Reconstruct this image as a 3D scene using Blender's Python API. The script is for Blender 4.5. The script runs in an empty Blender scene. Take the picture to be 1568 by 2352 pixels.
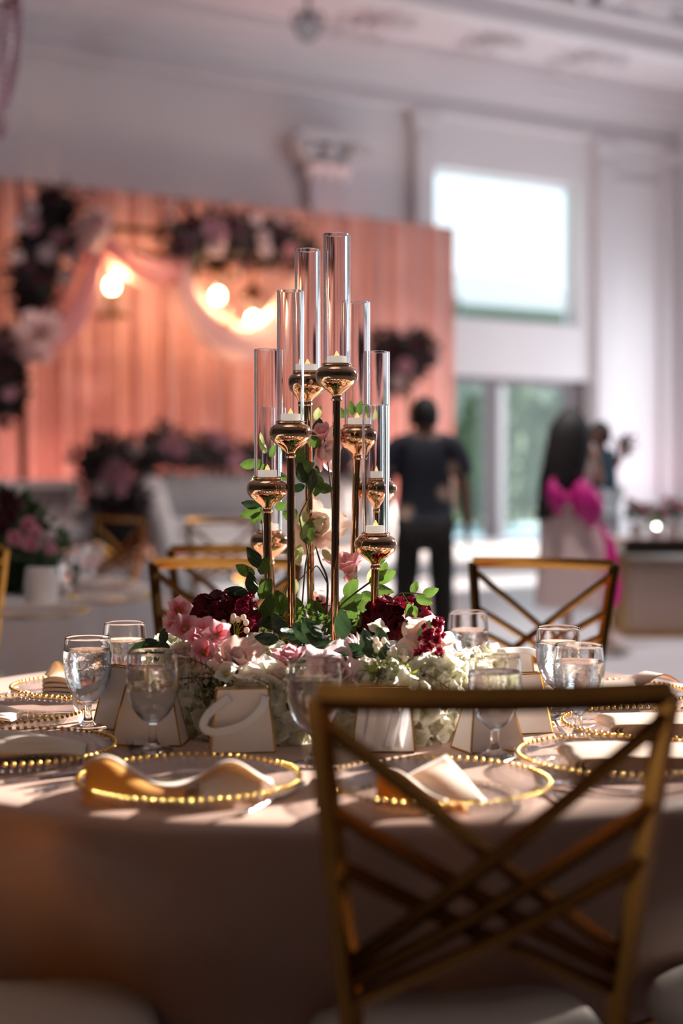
import bpy, bmesh, math, random
from mathutils import Vector, Matrix, Euler, Quaternion

# ------------------------------------------------------------------ camera
sc = bpy.context.scene
COL = sc.collection
PI = math.pi
F = 2352 * 50 / 36.0
PITCH = math.atan(76 / F)
CAMZ = 1.22
cam = bpy.data.cameras.new('camera')
cam.lens = 50; cam.sensor_fit = 'VERTICAL'; cam.sensor_height = 36; cam.sensor_width = 24
cam.clip_start = 0.05; cam.clip_end = 500
cam.dof.use_dof = True; cam.dof.focus_distance = 2.70; cam.dof.aperture_fstop = 1.55
cam_o = bpy.data.objects.new('camera', cam); COL.objects.link(cam_o)
cam_o.location = (0, 0, CAMZ); cam_o.rotation_euler = (PI / 2 - PITCH, 0, 0)
sc.camera = cam_o

# ------------------------------------------------------------------ sky, sun, window and fill light, exposure
sc.view_settings.view_transform = 'Standard'
sc.view_settings.look = 'None'
sc.view_settings.gamma = 1.0
sc.view_settings.use_curve_mapping = False
sc.view_settings.exposure = 0.14
wd = bpy.data.worlds.new('sky'); sc.world = wd; wd.use_nodes = True
bg = wd.node_tree.nodes['Background']
bg.inputs[0].default_value = (0.86, 0.94, 1.0, 1); bg.inputs[1].default_value = 1.6
SUN_AZ, SUN_EL = math.radians(50), math.radians(20)
sun = bpy.data.lights.new('sun', 'SUN'); sun.energy = 23; sun.angle = 0.012; sun.color = (1.0, 0.93, 0.84)
sun_o = bpy.data.objects.new('sun', sun); COL.objects.link(sun_o)
sdir = Vector((math.sin(SUN_AZ) * math.cos(SUN_EL), math.cos(SUN_AZ) * math.cos(SUN_EL), math.sin(SUN_EL)))
sun_o.rotation_euler = sdir.to_track_quat('Z', 'Y').to_euler()
sun_o.location = sdir * 40
TAN = 0.588                       # the back wall recedes to one side
ANG = math.atan(TAN)
U = Vector((math.cos(ANG), math.sin(ANG), 0)); N = Vector((math.sin(ANG), -math.cos(ANG), 0))
WALL_C = 23.0
W0 = Vector((0, WALL_C, 0))
def wp(a, b, z):                  # a along the back wall, b out of it into the room
    return W0 + U * a + N * b + Vector((0, 0, z))
A_R = 7.2                         # corner with the window wall
def area(name, a, b, z, sx, sy, nrm, power, col):
    l = bpy.data.lights.new(name, 'AREA'); l.shape = 'RECTANGLE'; l.size = sx; l.size_y = sy
    l.energy = power; l.color = col
    o = bpy.data.objects.new(name, l); COL.objects.link(o)
    o.location = wp(a, b, z)
    zz = -nrm.normalized(); yy = Vector((0, 0, 1))
    if abs(zz.z) > .9: yy = Vector(U)
    xx = yy.cross(zz).normalized(); yy = zz.cross(xx)
    o.rotation_euler = Matrix((xx, yy, zz)).transposed().to_euler()
    return o
area('clerestory_daylight', A_R - .15, 14.0, 6.8, 2.8, 3.0, -U + Vector((0, 0, -.25)), 380, (0.86, 0.92, 1.0))  # added area lamp giving sky fill at the unseen high opening
area('terrace_door_daylight', A_R - .15, 3.2, 2.3, 4.6, 4.2, -U, 150, (0.86, 0.93, 1.0))  # added fill lamp set in the unseen side door
def spot(name, p, tgt, power, col, ang=70, size=.15, blend=.8):
    l = bpy.data.lights.new(name, 'SPOT'); l.energy = power; l.color = col
    l.spot_size = math.radians(ang); l.spot_blend = blend; l.shadow_soft_size = size
    o = bpy.data.objects.new(name, l); COL.objects.link(o); o.location = p
    o.rotation_euler = (Vector(p) - Vector(tgt)).to_track_quat('Z', 'Y').to_euler()
    return o
for x_, y_, p_ in ((.9, 9.4, 1500), (-2.4, 7.4, 900), (2.6, 11.0, 1100)):
    spot('ceiling_downlight', (x_, y_ - 1.6, 8.2), (x_, y_, 0), p_, (1, .90, .87), 48, .2, .9)  # unseen spots added to brighten the people, floor and far tables
for a_, p_ in ((-7.5, 1300), (-3.5, 1100), (.5, 1300)):
    spot('stage_downlight', wp(a_, 5.5, 8.1), wp(a_, 1.6, .8), p_, (1, .84, .80), 46, .2, .9)  # unseen spots added to lift the sofa and drape
area('dining_lightbox', -10.9, 16.9, 8.4, 3.5, 3.5, Vector((0, 0, -1)), 38, (1, .90, .84))  # unseen overhead fill added for the flowers and bags
def point(name, p, power, col, size=.06):
    l = bpy.data.lights.new(name, 'POINT'); l.energy = power; l.color = col; l.shadow_soft_size = size
    o = bpy.data.objects.new(name, l); COL.objects.link(o); o.location = p
    return o

# ------------------------------------------------------------------ helpers
def ray(px, py):
    u = (px - 784) / F; v = (1176 - py) / F
    c, s = math.cos(PITCH), math.sin(PITCH)
    return Vector((u, c + v * s, -s + v * c))
C0 = Vector((0, 0, CAMZ))
def at(px, py, Y):
    d = ray(px, py); return C0 + d * (Y / d.y)
def atz(px, py, z):
    d = ray(px, py); return C0 + d * ((z - CAMZ) / d.z)
def atp(px, py, c):               # on a plane parallel to the back wall
    d = ray(px, py); return C0 + d * (c / (d.y - TAN * d.x))

class MB:
    def __init__(s): s.v = []; s.f = []; s.m = []
    def add(s, vs, fs, M=None, m=0):
        o = len(s.v)
        if M is not None: vs = [M @ Vector(p) for p in vs]
        s.v += [tuple(p) for p in vs]
        s.f += [tuple(i + o for i in f) for f in fs]
        s.m += [m] * len(fs); return s
    def box(s, c, d, M=None, m=0):
        x, y, z = c; a, b, h = d[0] / 2, d[1] / 2, d[2] / 2
        vs = [(x + i * a, y + j * b, z + k * h) for k in (-1, 1) for j in (-1, 1) for i in (-1, 1)]
        return s.add(vs, [(0, 2, 3, 1), (4, 5, 7, 6), (0, 1, 5, 4), (2, 6, 7, 3), (0, 4, 6, 2), (1, 3, 7, 5)], M, m)
    def wbox(s, a0, a1, b0, b1, z0, z1, m=0):
        vs = [wp(a, b, z) for z in (z0, z1) for b in (b0, b1) for a in (a0, a1)]
        return s.add(vs, [(0, 2, 3, 1), (4, 5, 7, 6), (0, 1, 5, 4), (2, 6, 7, 3), (0, 4, 6, 2), (1, 3, 7, 5)], None, m)
    def tube(s, pts, r, n=8, M=None, m=0, up=None, flat=1.0):
        pts = [Vector(p) for p in pts]; k = len(pts)
        rs = r if isinstance(r, (list, tuple)) else [r] * k
        vs = []; ref = None
        for i, p in enumerate(pts):
            t = (pts[min(i + 1, k - 1)] - pts[max(i - 1, 0)])
            t = t.normalized() if t.length > 1e-9 else Vector((0, 0, 1))
            if ref is None:
                ref = Vector(up) if up else (Vector((0, 0, 1)) if abs(t.z) < .9 else Vector((0, 1, 0)))
            x = (ref - t * ref.dot(t)).normalized(); y = t.cross(x); ref = x
            for j in range(n):
                a = 2 * PI * (j + .5) / n
                vs.append(p + (x * math.cos(a) + y * math.sin(a) * flat) * rs[i])
        fs = [(i * n + j, i * n + (j + 1) % n, (i + 1) * n + (j + 1) % n, (i + 1) * n + j) for i in range(k - 1) for j in range(n)]
        fs += [tuple(range(n - 1, -1, -1)), tuple((k - 1) * n + j for j in range(n))]
        return s.add(vs, fs, M, m)
    def lathe(s, prof, n=32, M=None, m=0, cap=True):
        vs = []; k = len(prof)
        for r, z in prof:
            for j in range(n):
                a = 2 * PI * j / n; vs.append((r * math.cos(a), r * math.sin(a), z))
        fs = [(i * n + j, i * n + (j + 1) % n, (i + 1) * n + (j + 1) % n, (i + 1) * n + j) for i in range(k - 1) for j in range(n)]
        if cap:
            fs += [tuple(range(n - 1, -1, -1)), tuple((k - 1) * n + j for j in range(n))]
        return s.add(vs, fs, M, m)
    def grid(s, fn, nu, nv, M=None, m=0, wrap=False):
        vs = [fn(i / (nu if wrap else nu - 1), j / (nv - 1)) for j in range(nv) for i in range(nu)]
        fs = []
        for j in range(nv - 1):
            for i in range(nu if wrap else nu - 1):
                i2 = (i + 1) % nu
                fs.append((j * nu + i, j * nu + i2, (j + 1) * nu + i2, (j + 1) * nu + i))
        return s.add(vs, fs, M, m)
    def ell(s, c, r, nu=12, nv=8, M=None, m=0):
        c = Vector(c); r = (r, r, r) if not isinstance(r, (tuple, list)) else r
        def fn(u, v):
            a = 2 * PI * u; b = PI * (v - .5)
            return (c.x + r[0] * math.cos(a) * math.cos(b), c.y + r[1] * math.sin(a) * math.cos(b), c.z + r[2] * math.sin(b))
        return s.grid(fn, nu, nv + 1, M, m, True)
    def mesh(s, name, mats, smooth=True, sharp=35):
        me = bpy.data.meshes.new(name); me.from_pydata(s.v, [], s.f)
        for mm in (mats if isinstance(mats, (list, tuple)) else [mats]): me.materials.append(mm)
        me.polygons.foreach_set('material_index', s.m)
        if smooth:
            me.polygons.foreach_set('use_smooth', [True] * len(s.f))
        me.update()
        if smooth and sharp: me.set_sharp_from_angle(angle=math.radians(sharp))
        return me
    def build(s, name, mats, parent=None, M=None, smooth=True, sharp=35):
        return obj(name, s.mesh(name, mats, smooth, sharp), parent, M)
def obj(name, me, parent=None, M=None):
    o = bpy.data.objects.new(name, me); COL.objects.link(o)
    if parent is not None: o.parent = parent
    if M is not None: o.matrix_basis = M
    return o
def tag(o, label=None, cat=None, group=None, kind=None):
    if label: o['label'] = label
    if cat: o['category'] = cat
    if group: o['group'] = group
    if kind: o['kind'] = kind
    return o
def thing(name, label, cat, loc=(0, 0, 0), rz=0, group=None, sc_=1.0):
    o = bpy.data.objects.new(name, None); COL.objects.link(o); o.empty_display_size = .1
    o.location = loc; o.rotation_euler = (0, 0, rz); o.scale = (sc_,) * 3
    return tag(o, label, cat, group)
KIDS = {}
def copy_tree(o, parent=None):
    c = o.copy(); COL.objects.link(c)
    if parent is not None: c.parent = parent
    for ch in list(o.children): copy_tree(ch, c)
    return c
def T(*a): return Matrix.Translation(Vector(a) if len(a) == 3 else a[0])
def RX(d): return Matrix.Rotation(d, 4, 'X')
def RY(d): return Matrix.Rotation(d, 4, 'Y')
def RZ(d): return Matrix.Rotation(d, 4, 'Z')
def S(*a): return Matrix.Diagonal((*(a if len(a) == 3 else (a[0],) * 3), 1))
def aim(p, d, spin=0, s=1.0):     # frame at p whose z points along d
    q = Vector(d).normalized().to_track_quat('Z', 'Y').to_matrix().to_4x4()
    return T(Vector(p)) @ q @ RZ(spin) @ S(s)
def catmull(P, k=6):
    P = [Vector(p) for p in P]; out = []
    for i in range(len(P) - 1):
        a, b, c, d = P[max(i - 1, 0)], P[i], P[i + 1], P[min(i + 2, len(P) - 1)]
        for j in range(k):
            t = j / k
            out.append(.5 * (2 * b + (c - a) * t + (2 * a - 5 * b + 4 * c - d) * t * t + (3 * b - a - 3 * c + d) * t ** 3))
    return out + [P[-1]]
rnd = random.Random(11)
U_ = rnd.uniform

# ------------------------------------------------------------------ materials
def nt(name):
    m = bpy.data.materials.new(name); m.use_nodes = True
    n = m.node_tree.nodes; l = m.node_tree.links
    return m, n, l, n['Principled BSDF'], n['Material Output']
def mat(name, col, rough=.5, metal=0., noise=None, bump=None, trans=0., ior=1.45, sheen=0., emit=None, transl=0., tcol=None, spec=None, coat=0., aniso=0., coord='Object', stretch=None):
    m, n, l, b, out = nt(name)
    c4 = (*col, 1)
    b.inputs['Base Color'].default_value = c4; b.inputs['Roughness'].default_value = rough
    b.inputs['Metallic'].default_value = metal; b.inputs['IOR'].default_value = ior
    b.inputs['Transmission Weight'].default_value = trans
    b.inputs['Sheen Weight'].default_value = sheen
    b.inputs['Coat Weight'].default_value = coat
    if spec is not None: b.inputs['Specular IOR Level'].default_value = spec
    if emit:
        b.inputs['Emission Color'].default_value = (*emit[0], 1); b.inputs['Emission Strength'].default_value = emit[1]
    src = None
    if noise or bump:
        tc = n.new('ShaderNodeTexCoord'); src = tc.outputs[coord]
        if stretch:
            mp = n.new('ShaderNodeMapping'); mp.inputs['Scale'].default_value = stretch
            l.new(src, mp.inputs[0]); src = mp.outputs[0]
    if noise:
        sca, amt = noise[0], noise[1]
        t = n.new('ShaderNodeTexNoise'); t.inputs['Scale'].default_value = sca; t.inputs['Detail'].default_value = 4
        l.new(src, t.inputs['Vector'])
        r = n.new('ShaderNodeValToRGB'); r.color_ramp.elements[0].position = .3; r.color_ramp.elements[1].position = .7
        c2 = noise[2] if len(noise) > 2 else tuple(min(1, x * (1 + amt)) for x in col)
        r.color_ramp.elements[0].color = (*[x * (1 - amt) for x in col], 1); r.color_ramp.elements[1].color = (*c2, 1)
        l.new(t.outputs['Fac'], r.inputs[0]); l.new(r.outputs[0], b.inputs['Base Color'])
    if bump:
        t2 = n.new('ShaderNodeTexNoise'); t2.inputs['Scale'].default_value = bump[0]; t2.inputs['Detail'].default_value = 5
        l.new(src, t2.inputs['Vector'])
        bp = n.new('ShaderNodeBump'); bp.inputs['Strength'].default_value = bump[1]; bp.inputs['Distance'].default_value = bump[2] if len(bump) > 2 else .01
        l.new(t2.outputs['Fac'], bp.inputs['Height']); l.new(bp.outputs[0], b.inputs['Normal'])
    if transl:
        tr = n.new('ShaderNodeBsdfTranslucent'); tr.inputs[0].default_value = (*(tcol or col), 1)
        mx = n.new('ShaderNodeMixShader'); mx.inputs[0].default_value = transl
        l.new(b.outputs[0], mx.inputs[1]); l.new(tr.outputs[0], mx.inputs[2]); l.new(mx.outputs[0], out.inputs[0])
    return m
def thin_glass(name, tint=(.97, .98, .98), base=.04, k=.75, rough=.02, pw=4):
    m, n, l, b, out = nt(name); n.remove(b)
    tr = n.new('ShaderNodeBsdfTransparent'); tr.inputs[0].default_value = (*tint, 1)
    gl = n.new('ShaderNodeBsdfGlossy'); gl.inputs['Roughness'].default_value = rough
    lw = n.new('ShaderNodeLayerWeight'); lw.inputs[0].default_value = .5
    p = n.new('ShaderNodeMath'); p.operation = 'POWER'; p.inputs[1].default_value = pw
    q = n.new('ShaderNodeMath'); q.operation = 'MULTIPLY_ADD'; q.inputs[1].default_value = k; q.inputs[2].default_value = base
    l.new(lw.outputs['Facing'], p.inputs[0]); l.new(p.outputs[0], q.inputs[0])
    mx = n.new('ShaderNodeMixShader'); l.new(q.outputs[0], mx.inputs[0]); l.new(tr.outputs[0], mx.inputs[1]); l.new(gl.outputs[0], mx.inputs[2])
    l.new(mx.outputs[0], out.inputs[0]); return m
def petal_mat(name, base, tip, transl=.42, rough=.55):   # colour runs from the petal's root to its edge (object z)
    m, n, l, b, out = nt(name)
    tc = n.new('ShaderNodeTexCoord'); sx = n.new('ShaderNodeSeparateXYZ'); l.new(tc.outputs['Generated'], sx.inputs[0])
    ns = n.new('ShaderNodeTexNoise'); ns.inputs['Scale'].default_value = 5; l.new(tc.outputs['Object'], ns.inputs['Vector'])
    ad = n.new('ShaderNodeMath'); ad.operation = 'MULTIPLY_ADD'; ad.inputs[1].default_value = .35; l.new(ns.outputs['Fac'], ad.inputs[0]); l.new(sx.outputs['Z'], ad.inputs[2])
    r = n.new('ShaderNodeValToRGB'); r.color_ramp.elements[0].position = .15; r.color_ramp.elements[1].position = .95
    r.color_ramp.elements[0].color = (*base, 1); r.color_ramp.elements[1].color = (*tip, 1)
    l.new(ad.outputs[0], r.inputs[0]); l.new(r.outputs[0], b.inputs['Base Color']); b.inputs['Roughness'].default_value = rough
    b.inputs['Specular IOR Level'].default_value = .25
    tr = n.new('ShaderNodeBsdfTranslucent'); l.new(r.outputs[0], tr.inputs[0])
    mx = n.new('ShaderNodeMixShader'); mx.inputs[0].default_value = transl
    l.new(b.outputs[0], mx.inputs[1]); l.new(tr.outputs[0], mx.inputs[2]); l.new(mx.outputs[0], out.inputs[0])
    return m
def leaf_mat(name, col, vein, transl=.3):
    m, n, l, b, out = nt(name)
    tc = n.new('ShaderNodeTexCoord')
    w = n.new('ShaderNodeTexWave'); w.inputs['Scale'].default_value = 55; w.inputs['Distortion'].default_value = 1.5
    w.bands_direction = 'DIAGONAL'; l.new(tc.outputs['Object'], w.inputs['Vector'])
    r = n.new('ShaderNodeValToRGB'); r.color_ramp.elements[0].position = .78; r.color_ramp.elements[1].position = 1
    r.color_ramp.elements[0].color = (*col, 1); r.color_ramp.elements[1].color = (*vein, 1)
    l.new(w.outputs['Fac'], r.inputs[0]); l.new(r.outputs[0], b.inputs['Base Color'])
    b.inputs['Roughness'].default_value = .45
    bp = n.new('ShaderNodeBump'); bp.inputs['Strength'].default_value = .3; bp.inputs['Distance'].default_value = .002
    l.new(w.outputs['Fac'], bp.inputs['Height']); l.new(bp.outputs[0], b.inputs['Normal'])
    tr = n.new('ShaderNodeBsdfTranslucent'); tr.inputs[0].default_value = (col[0] * 1.6, col[1] * 1.5, col[2] * 1.0, 1)
    mx = n.new('ShaderNodeMixShader'); mx.inputs[0].default_value = transl
    l.new(b.outputs[0], mx.inputs[1]); l.new(tr.outputs[0], mx.inputs[2]); l.new(mx.outputs[0], out.inputs[0])
    return m
M = {}
M['wall'] = mat('wall_paint', (.68, .645, .67), .7, noise=(.6, .03), bump=(30, .05))
M['wall_dark'] = mat('dark_wall_panelling', (.10, .085, .08), .7, noise=(.6, .1))  # dark tone put on unseen walls to cut bounce light
M['ceiling'] = mat('ceiling_plaster', (.60, .55, .58), .75, bump=(8, .1))
M['trim'] = mat('moulding_paint', (.66, .62, .65), .5)
M['floor'] = mat('pale_polished_floor', (.52, .51, .54), .32, noise=(.5, .12), bump=(6, .02))
M['frame'] = mat('door_frame_bronze', (.16, .13, .14), .4)
M['wframe'] = mat('window_frame_white', (.75, .77, .8), .45)
M['pane'] = thin_glass('window_glass', (.93, .97, .98), .03, .5)
M['gold'] = mat('brushed_gold_metal', (.36, .17, .038), .2, 1.0, noise=(14, .12))
M['goldp'] = mat('pale_gold_metal', (.60, .42, .20), .3, 1.0)
M['rose_gold'] = mat('polished_rose_gold', (.86, .55, .34), .05, 1.0)
M['bead_gold'] = mat('gold_bead', (.95, .62, .17), .16, 1.0)
M['silver'] = mat('polished_silver', (.75, .75, .77), .12, 1.0, bump=(180, .25, .001))
M['glass'] = mat('clear_glass', (1, 1, 1), 0., trans=1., ior=1.47)
M['tube'] = mat('clear_tube_glass', (.97, .98, 1), 0., trans=1., ior=1.45)
M['water'] = mat('drinking_water', (.97, .99, 1), 0., trans=1., ior=1.33, bump=(28, .5, .01))
M['plate'] = thin_glass('pressed_plate_glass', (.95, .94, .94), .07, .6, .06)
M['cloth'] = mat('taupe_satin_cloth', (.43, .26, .195), .42, noise=(7, .05), sheen=.12, bump=(260, .12, .001))
M['cloth2'] = mat('grey_mauve_cloth', (.42, .37, .37), .55, noise=(3, .06), bump=(90, .1, .002))
M['seat'] = mat('white_vinyl_cushion', (.46, .41, .365), .45, bump=(40, .05))
M['napkin'] = mat('ivory_satin_napkin', (.82, .72, .62), .38, sheen=.3, transl=.3, tcol=(.9, .62, .33), bump=(120, .08, .002))
M['napkin_peach'] = mat('peach_satin_napkin', (.68, .49, .37), .4, sheen=.2, transl=.2, tcol=(.85, .5, .3), bump=(120, .08, .002))
M['napkin_gold'] = mat('gold_satin_lining', (.88, .45, .08), .34, sheen=.3, transl=.4, tcol=(1., .5, .07))  # orange colour stands for light shining through the napkin
M['bag'] = mat('white_card_paper', (.80, .74, .72), .5, bump=(90, .05, .001))
M['bag_gold'] = mat('gold_foil_edge', (.75, .42, .10), .25, 1.0)
M['ribbon'] = mat('white_satin_ribbon', (.92, .90, .90), .35, transl=.45)
M['wax'] = mat('glowing_ivory_wax', (.90, .86, .80), .45, emit=((1, .86, .72), .42))  # emission stands in for sunlight held back by the glass tubes
M['flame'] = mat('led_flame', (1, .72, .35), .4, emit=((1., .55, .18), 1.1))
M['moss'] = mat('floral_moss', (.035, .055, .02), .9, noise=(60, .5), bump=(90, .8, .01))
M['stem'] = mat('green_stem', (.16, .17, .05), .6)
M['stem_d'] = mat('brown_stem', (.10, .075, .03), .6)
M['leaf'] = leaf_mat('rose_leaf', (.07, .135, .035), (.13, .21, .07), .35)
M['leaf_d'] = leaf_mat('dark_leaf', (.022, .05, .026), (.05, .09, .045), .2)
M['leaf_p'] = leaf_mat('pale_leaf', (.34, .40, .24), (.5, .54, .38), .4)
M['lime'] = mat('lime_sprig', (.36, .42, .06), .6, transl=.3)
M['white_p'] = petal_mat('ivory_petal', (.62, .60, .36), (.92, .88, .80))
M['cream_p'] = petal_mat('cream_petal', (.78, .62, .46), (.88, .76, .68))
M['blush_p'] = petal_mat('blush_petal', (.86, .50, .40), (.90, .70, .64))
M['pink_p'] = petal_mat('pink_petal', (.80, .22, .28), (.92, .55, .60))
M['pale_p'] = petal_mat('pale_pink_petal', (.85, .40, .42), (.92, .78, .80))
M['burg_p'] = petal_mat('burgundy_petal', (.045, .002, .008), (.19, .006, .022), .2)
M['burg_l'] = petal_mat('crimson_floret', (.12, .004, .02), (.33, .012, .05), .25)
M['yellow'] = mat('pollen_yellow', (.55, .38, .03), .7)
M['drape'] = mat('coral_drape_fabric', (.74, .40, .355), .6, noise=(1.2, .12), sheen=.2, transl=.2)
M['swag'] = mat('dusty_pink_chiffon', (.80, .45, .45), .55, transl=.55)
M['swag_w'] = mat('blush_white_chiffon', (.88, .68, .65), .55, transl=.6)
M['fol'] = mat('dark_foliage', (.012, .018, .01), .7, noise=(3, .6, (.035, .012, .015)))
M['bl_w'] = mat('bloom_blush', (.60, .44, .44), .6, transl=.2)
M['bl_p'] = mat('bloom_pink', (.52, .26, .31), .6, transl=.2)
M['bl_pp'] = mat('bloom_bright_pink', (.72, .32, .42), .6, transl=.25)
M['bl_b'] = mat('bloom_wine', (.06, .006, .014), .6)
M['sofa'] = mat('white_leatherette', (.62, .57, .56), .5)
M['crystal'] = thin_glass('pink_crystal', (.85, .62, .72), .25, .6, .05)
M['skin'] = mat('skin', (.20, .10, .07), .55); M['skin_l'] = mat('skin_light', (.50, .30, .22), .55)
M['hair'] = mat('black_hair', (.006, .005, .005), .6, bump=(60, .5, .005))
M['denim'] = mat('dark_trousers', (.010, .008, .008), .8)
M['dress'] = mat('blush_dress_fabric', (.62, .48, .46), .6, bump=(30, .2, .01))
M['magenta'] = mat('magenta_satin', (.42, .005, .17), .45); M['hotpink'] = mat('hot_pink_chiffon', (.80, .01, .35), .5, transl=.4)
M['teal'] = mat('teal_shirt', (.035, .08, .12), .8); M['pale_trs'] = mat('pale_grey_trousers', (.45, .52, .55), .8)
def shirt_mat():
    m, n, l, b, out = nt('navy_floral_shirt')
    tc = n.new('ShaderNodeTexCoord'); v = n.new('ShaderNodeTexVoronoi'); v.inputs['Scale'].default_value = 5.2
    l.new(tc.outputs['Object'], v.inputs['Vector'])
    ns = n.new('ShaderNodeTexNoise'); ns.inputs['Scale'].default_value = 16; l.new(tc.outputs['Object'], ns.inputs['Vector'])
    ad = n.new('ShaderNodeMath'); ad.operation = 'MULTIPLY_ADD'; ad.inputs[1].default_value = .35
    l.new(ns.outputs['Fac'], ad.inputs[0]); l.new(v.outputs['Distance'], ad.inputs[2])
    r = n.new('ShaderNodeValToRGB'); r.color_ramp.elements[0].position = .34; r.color_ramp.elements[1].position = .53
    r.color_ramp.elements[0].color = (.45, .31, .24, 1); r.color_ramp.elements[1].color = (.008, .011, .022, 1)
    l.new(ad.outputs[0], r.inputs[0]); l.new(r.outputs[0], b.inputs['Base Color']); b.inputs['Roughness'].default_value = .8
    return m
M['shirt'] = shirt_mat()
M['grass'] = mat('lawn', (.10, .18, .06), .9, noise=(2, .3)); M['paving'] = mat('pale_paving', (.25, .33, .38), .8, noise=(1, .1))
M['house'] = mat('pale_render', (.30, .33, .33), .8); M['roof'] = mat('pale_roof_tiles', (.22, .25, .28), .8, noise=(4, .1))
M['bush'] = mat('shrub_green', (.05, .09, .035), .9, noise=(6, .4)); M['dark'] = mat('black_lacquer', (.02, .017, .015), .25)
M['fixture'] = mat('grey_lamp_body', (.10, .09, .10), .4)
M['lens'] = mat('lamp_lens', (.6, .6, .65), .2)
M['vase'] = mat('white_ceramic', (.72, .68, .68), .3)
M['pool'] = mat('pool_water', (.10, .32, .42), .1)
# ------------------------------------------------------------------ the room
def aw(px, py, c=WALL_C): return (atp(px, py, c) - W0).dot(U)
A_L, B_F, ZC = -22.0, 32.0, 8.2
aw0, aw1 = aw(993, 440), aw(1333, 560)
zw0, zw1 = atp(1200, 741, WALL_C).z, atp(1165, 403, WALL_C).z
ad0, ad1 = aw(1030, 1000), aw(1358, 1000)
zd1 = atp(1216, 868, WALL_C).z
def struct(name, mb, m, parent=None, smooth=False):
    o = mb.build(name, m, parent, smooth=smooth)
    if parent is None: o['kind'] = 'structure'
    return o
w = MB()
xs = sorted([A_L - .3, aw0, aw1, ad0, ad1, A_R + .3]); zs = [0, zd1, zw0, zw1, ZC + .6]
for i in range(5):
    for j in range(4):
        a, z = (xs[i] + xs[i + 1]) / 2, (zs[j] + zs[j + 1]) / 2
        if aw0 < a < aw1 and zw0 < z < zw1: continue
        if ad0 < a < ad1 and z < zd1: continue
        w.wbox(xs[i], xs[i + 1], -.45, 0, zs[j], zs[j + 1])
struct('wall_back', w, M['wall'])
w = MB()
def strip(b0, b1, z0, z1): w.wbox(A_R, A_R + .3, b0, b1, z0, z1)
strip(0, .8, 0, ZC + .6); strip(.8, 5.5, 4.6, ZC + .6); strip(5.5, B_F, 0, 5.3); strip(5.5, B_F, 8.4, ZC + .6); strip(15.4, B_F, 5.3, 8.4); strip(5.5, 12.5, 5.3, 8.4)
struct('wall_right', w, M['wall'])
w = MB(); w.wbox(A_L - .3, A_L, 0, B_F, 0, ZC + .6); struct('wall_left', w, M['wall_dark'])
w = MB(); w.wbox(A_L - .3, A_R + .3, B_F, B_F + .3, 0, ZC + .6); struct('wall_front', w, M['wall_dark'])
w = MB(); w.wbox(A_L - .3, A_R + .3, -.45, B_F + .3, -.2, 0); struct('floor', w, M['floor'])
w = MB(); w.wbox(A_L, A_R, 0, 2.6, ZC, ZC + .1); w.wbox(A_L, A_R, 2.6, B_F, ZC + .45, ZC + .6); w.wbox(A_L, A_R, 2.55, 2.65, ZC - .02, ZC + .5)
ceil = struct('ceiling', w, M['ceiling'])
# stepped cornice under the ceiling and the beam edge of the coffer
for k, (b, z0, z1) in enumerate([(.16, 7.28, 7.40), (.10, 7.40, 7.72), (.34, 7.72, 7.86), (.5, 7.86, 8.02), (.62, 8.02, 8.2)]):
    w = MB(); w.wbox(A_L, A_R, 0, b, z0, z1); struct('trim_%d' % (k + 1), w, M['trim'])
w = MB(); w.wbox(A_L, A_R, 2.3, 2.6, 8.06, 8.2); w.wbox(A_L, A_R, 2.65, 2.95, 8.34, 8.5); struct('trim_6', w, M['trim'])
def pilaster(n, px0, px1, py=560, z1=7.28, dep=.14):
    a0, a1 = aw(px0, py), aw(px1, py); w = MB(); w.wbox(a0, a1, 0, dep, 0, z1); w.wbox(a0 - .08, a1 + .08, 0, dep + .06, z1 - .25, z1)
    w.wbox(a0 - .08, a1 + .08, 0, dep + .06, 0, .35)
    o = struct('trim_%d' % n, w, M['trim'])
    f = MB()
    for k in range(4):
        aa = a0 + (a1 - a0) * (k + .5) / 4; f.wbox(aa - .045, aa + .045, dep, dep + .03, .5, z1 - .4)
    f.build('flute', M['trim'], o, smooth=False)
pilaster(7, 945, 985); pilaster(8, 1362, 1402); pilaster(9, 1512, 1540)
w = MB(); w.wbox(A_L, ad0, 0, .05, 0, .25); w.wbox(ad1, A_R, 0, .05, 0, .25); struct('baseboard_back', w, M['trim'])
w = MB(); w.wbox(aw(1405, 700), aw(1508, 700), 0, .05, 1.0, 1.06); w.wbox(aw(1405, 700), aw(1508, 700), 0, .05, 6.6, 6.66); struct('trim_10', w, M['trim'])
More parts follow.
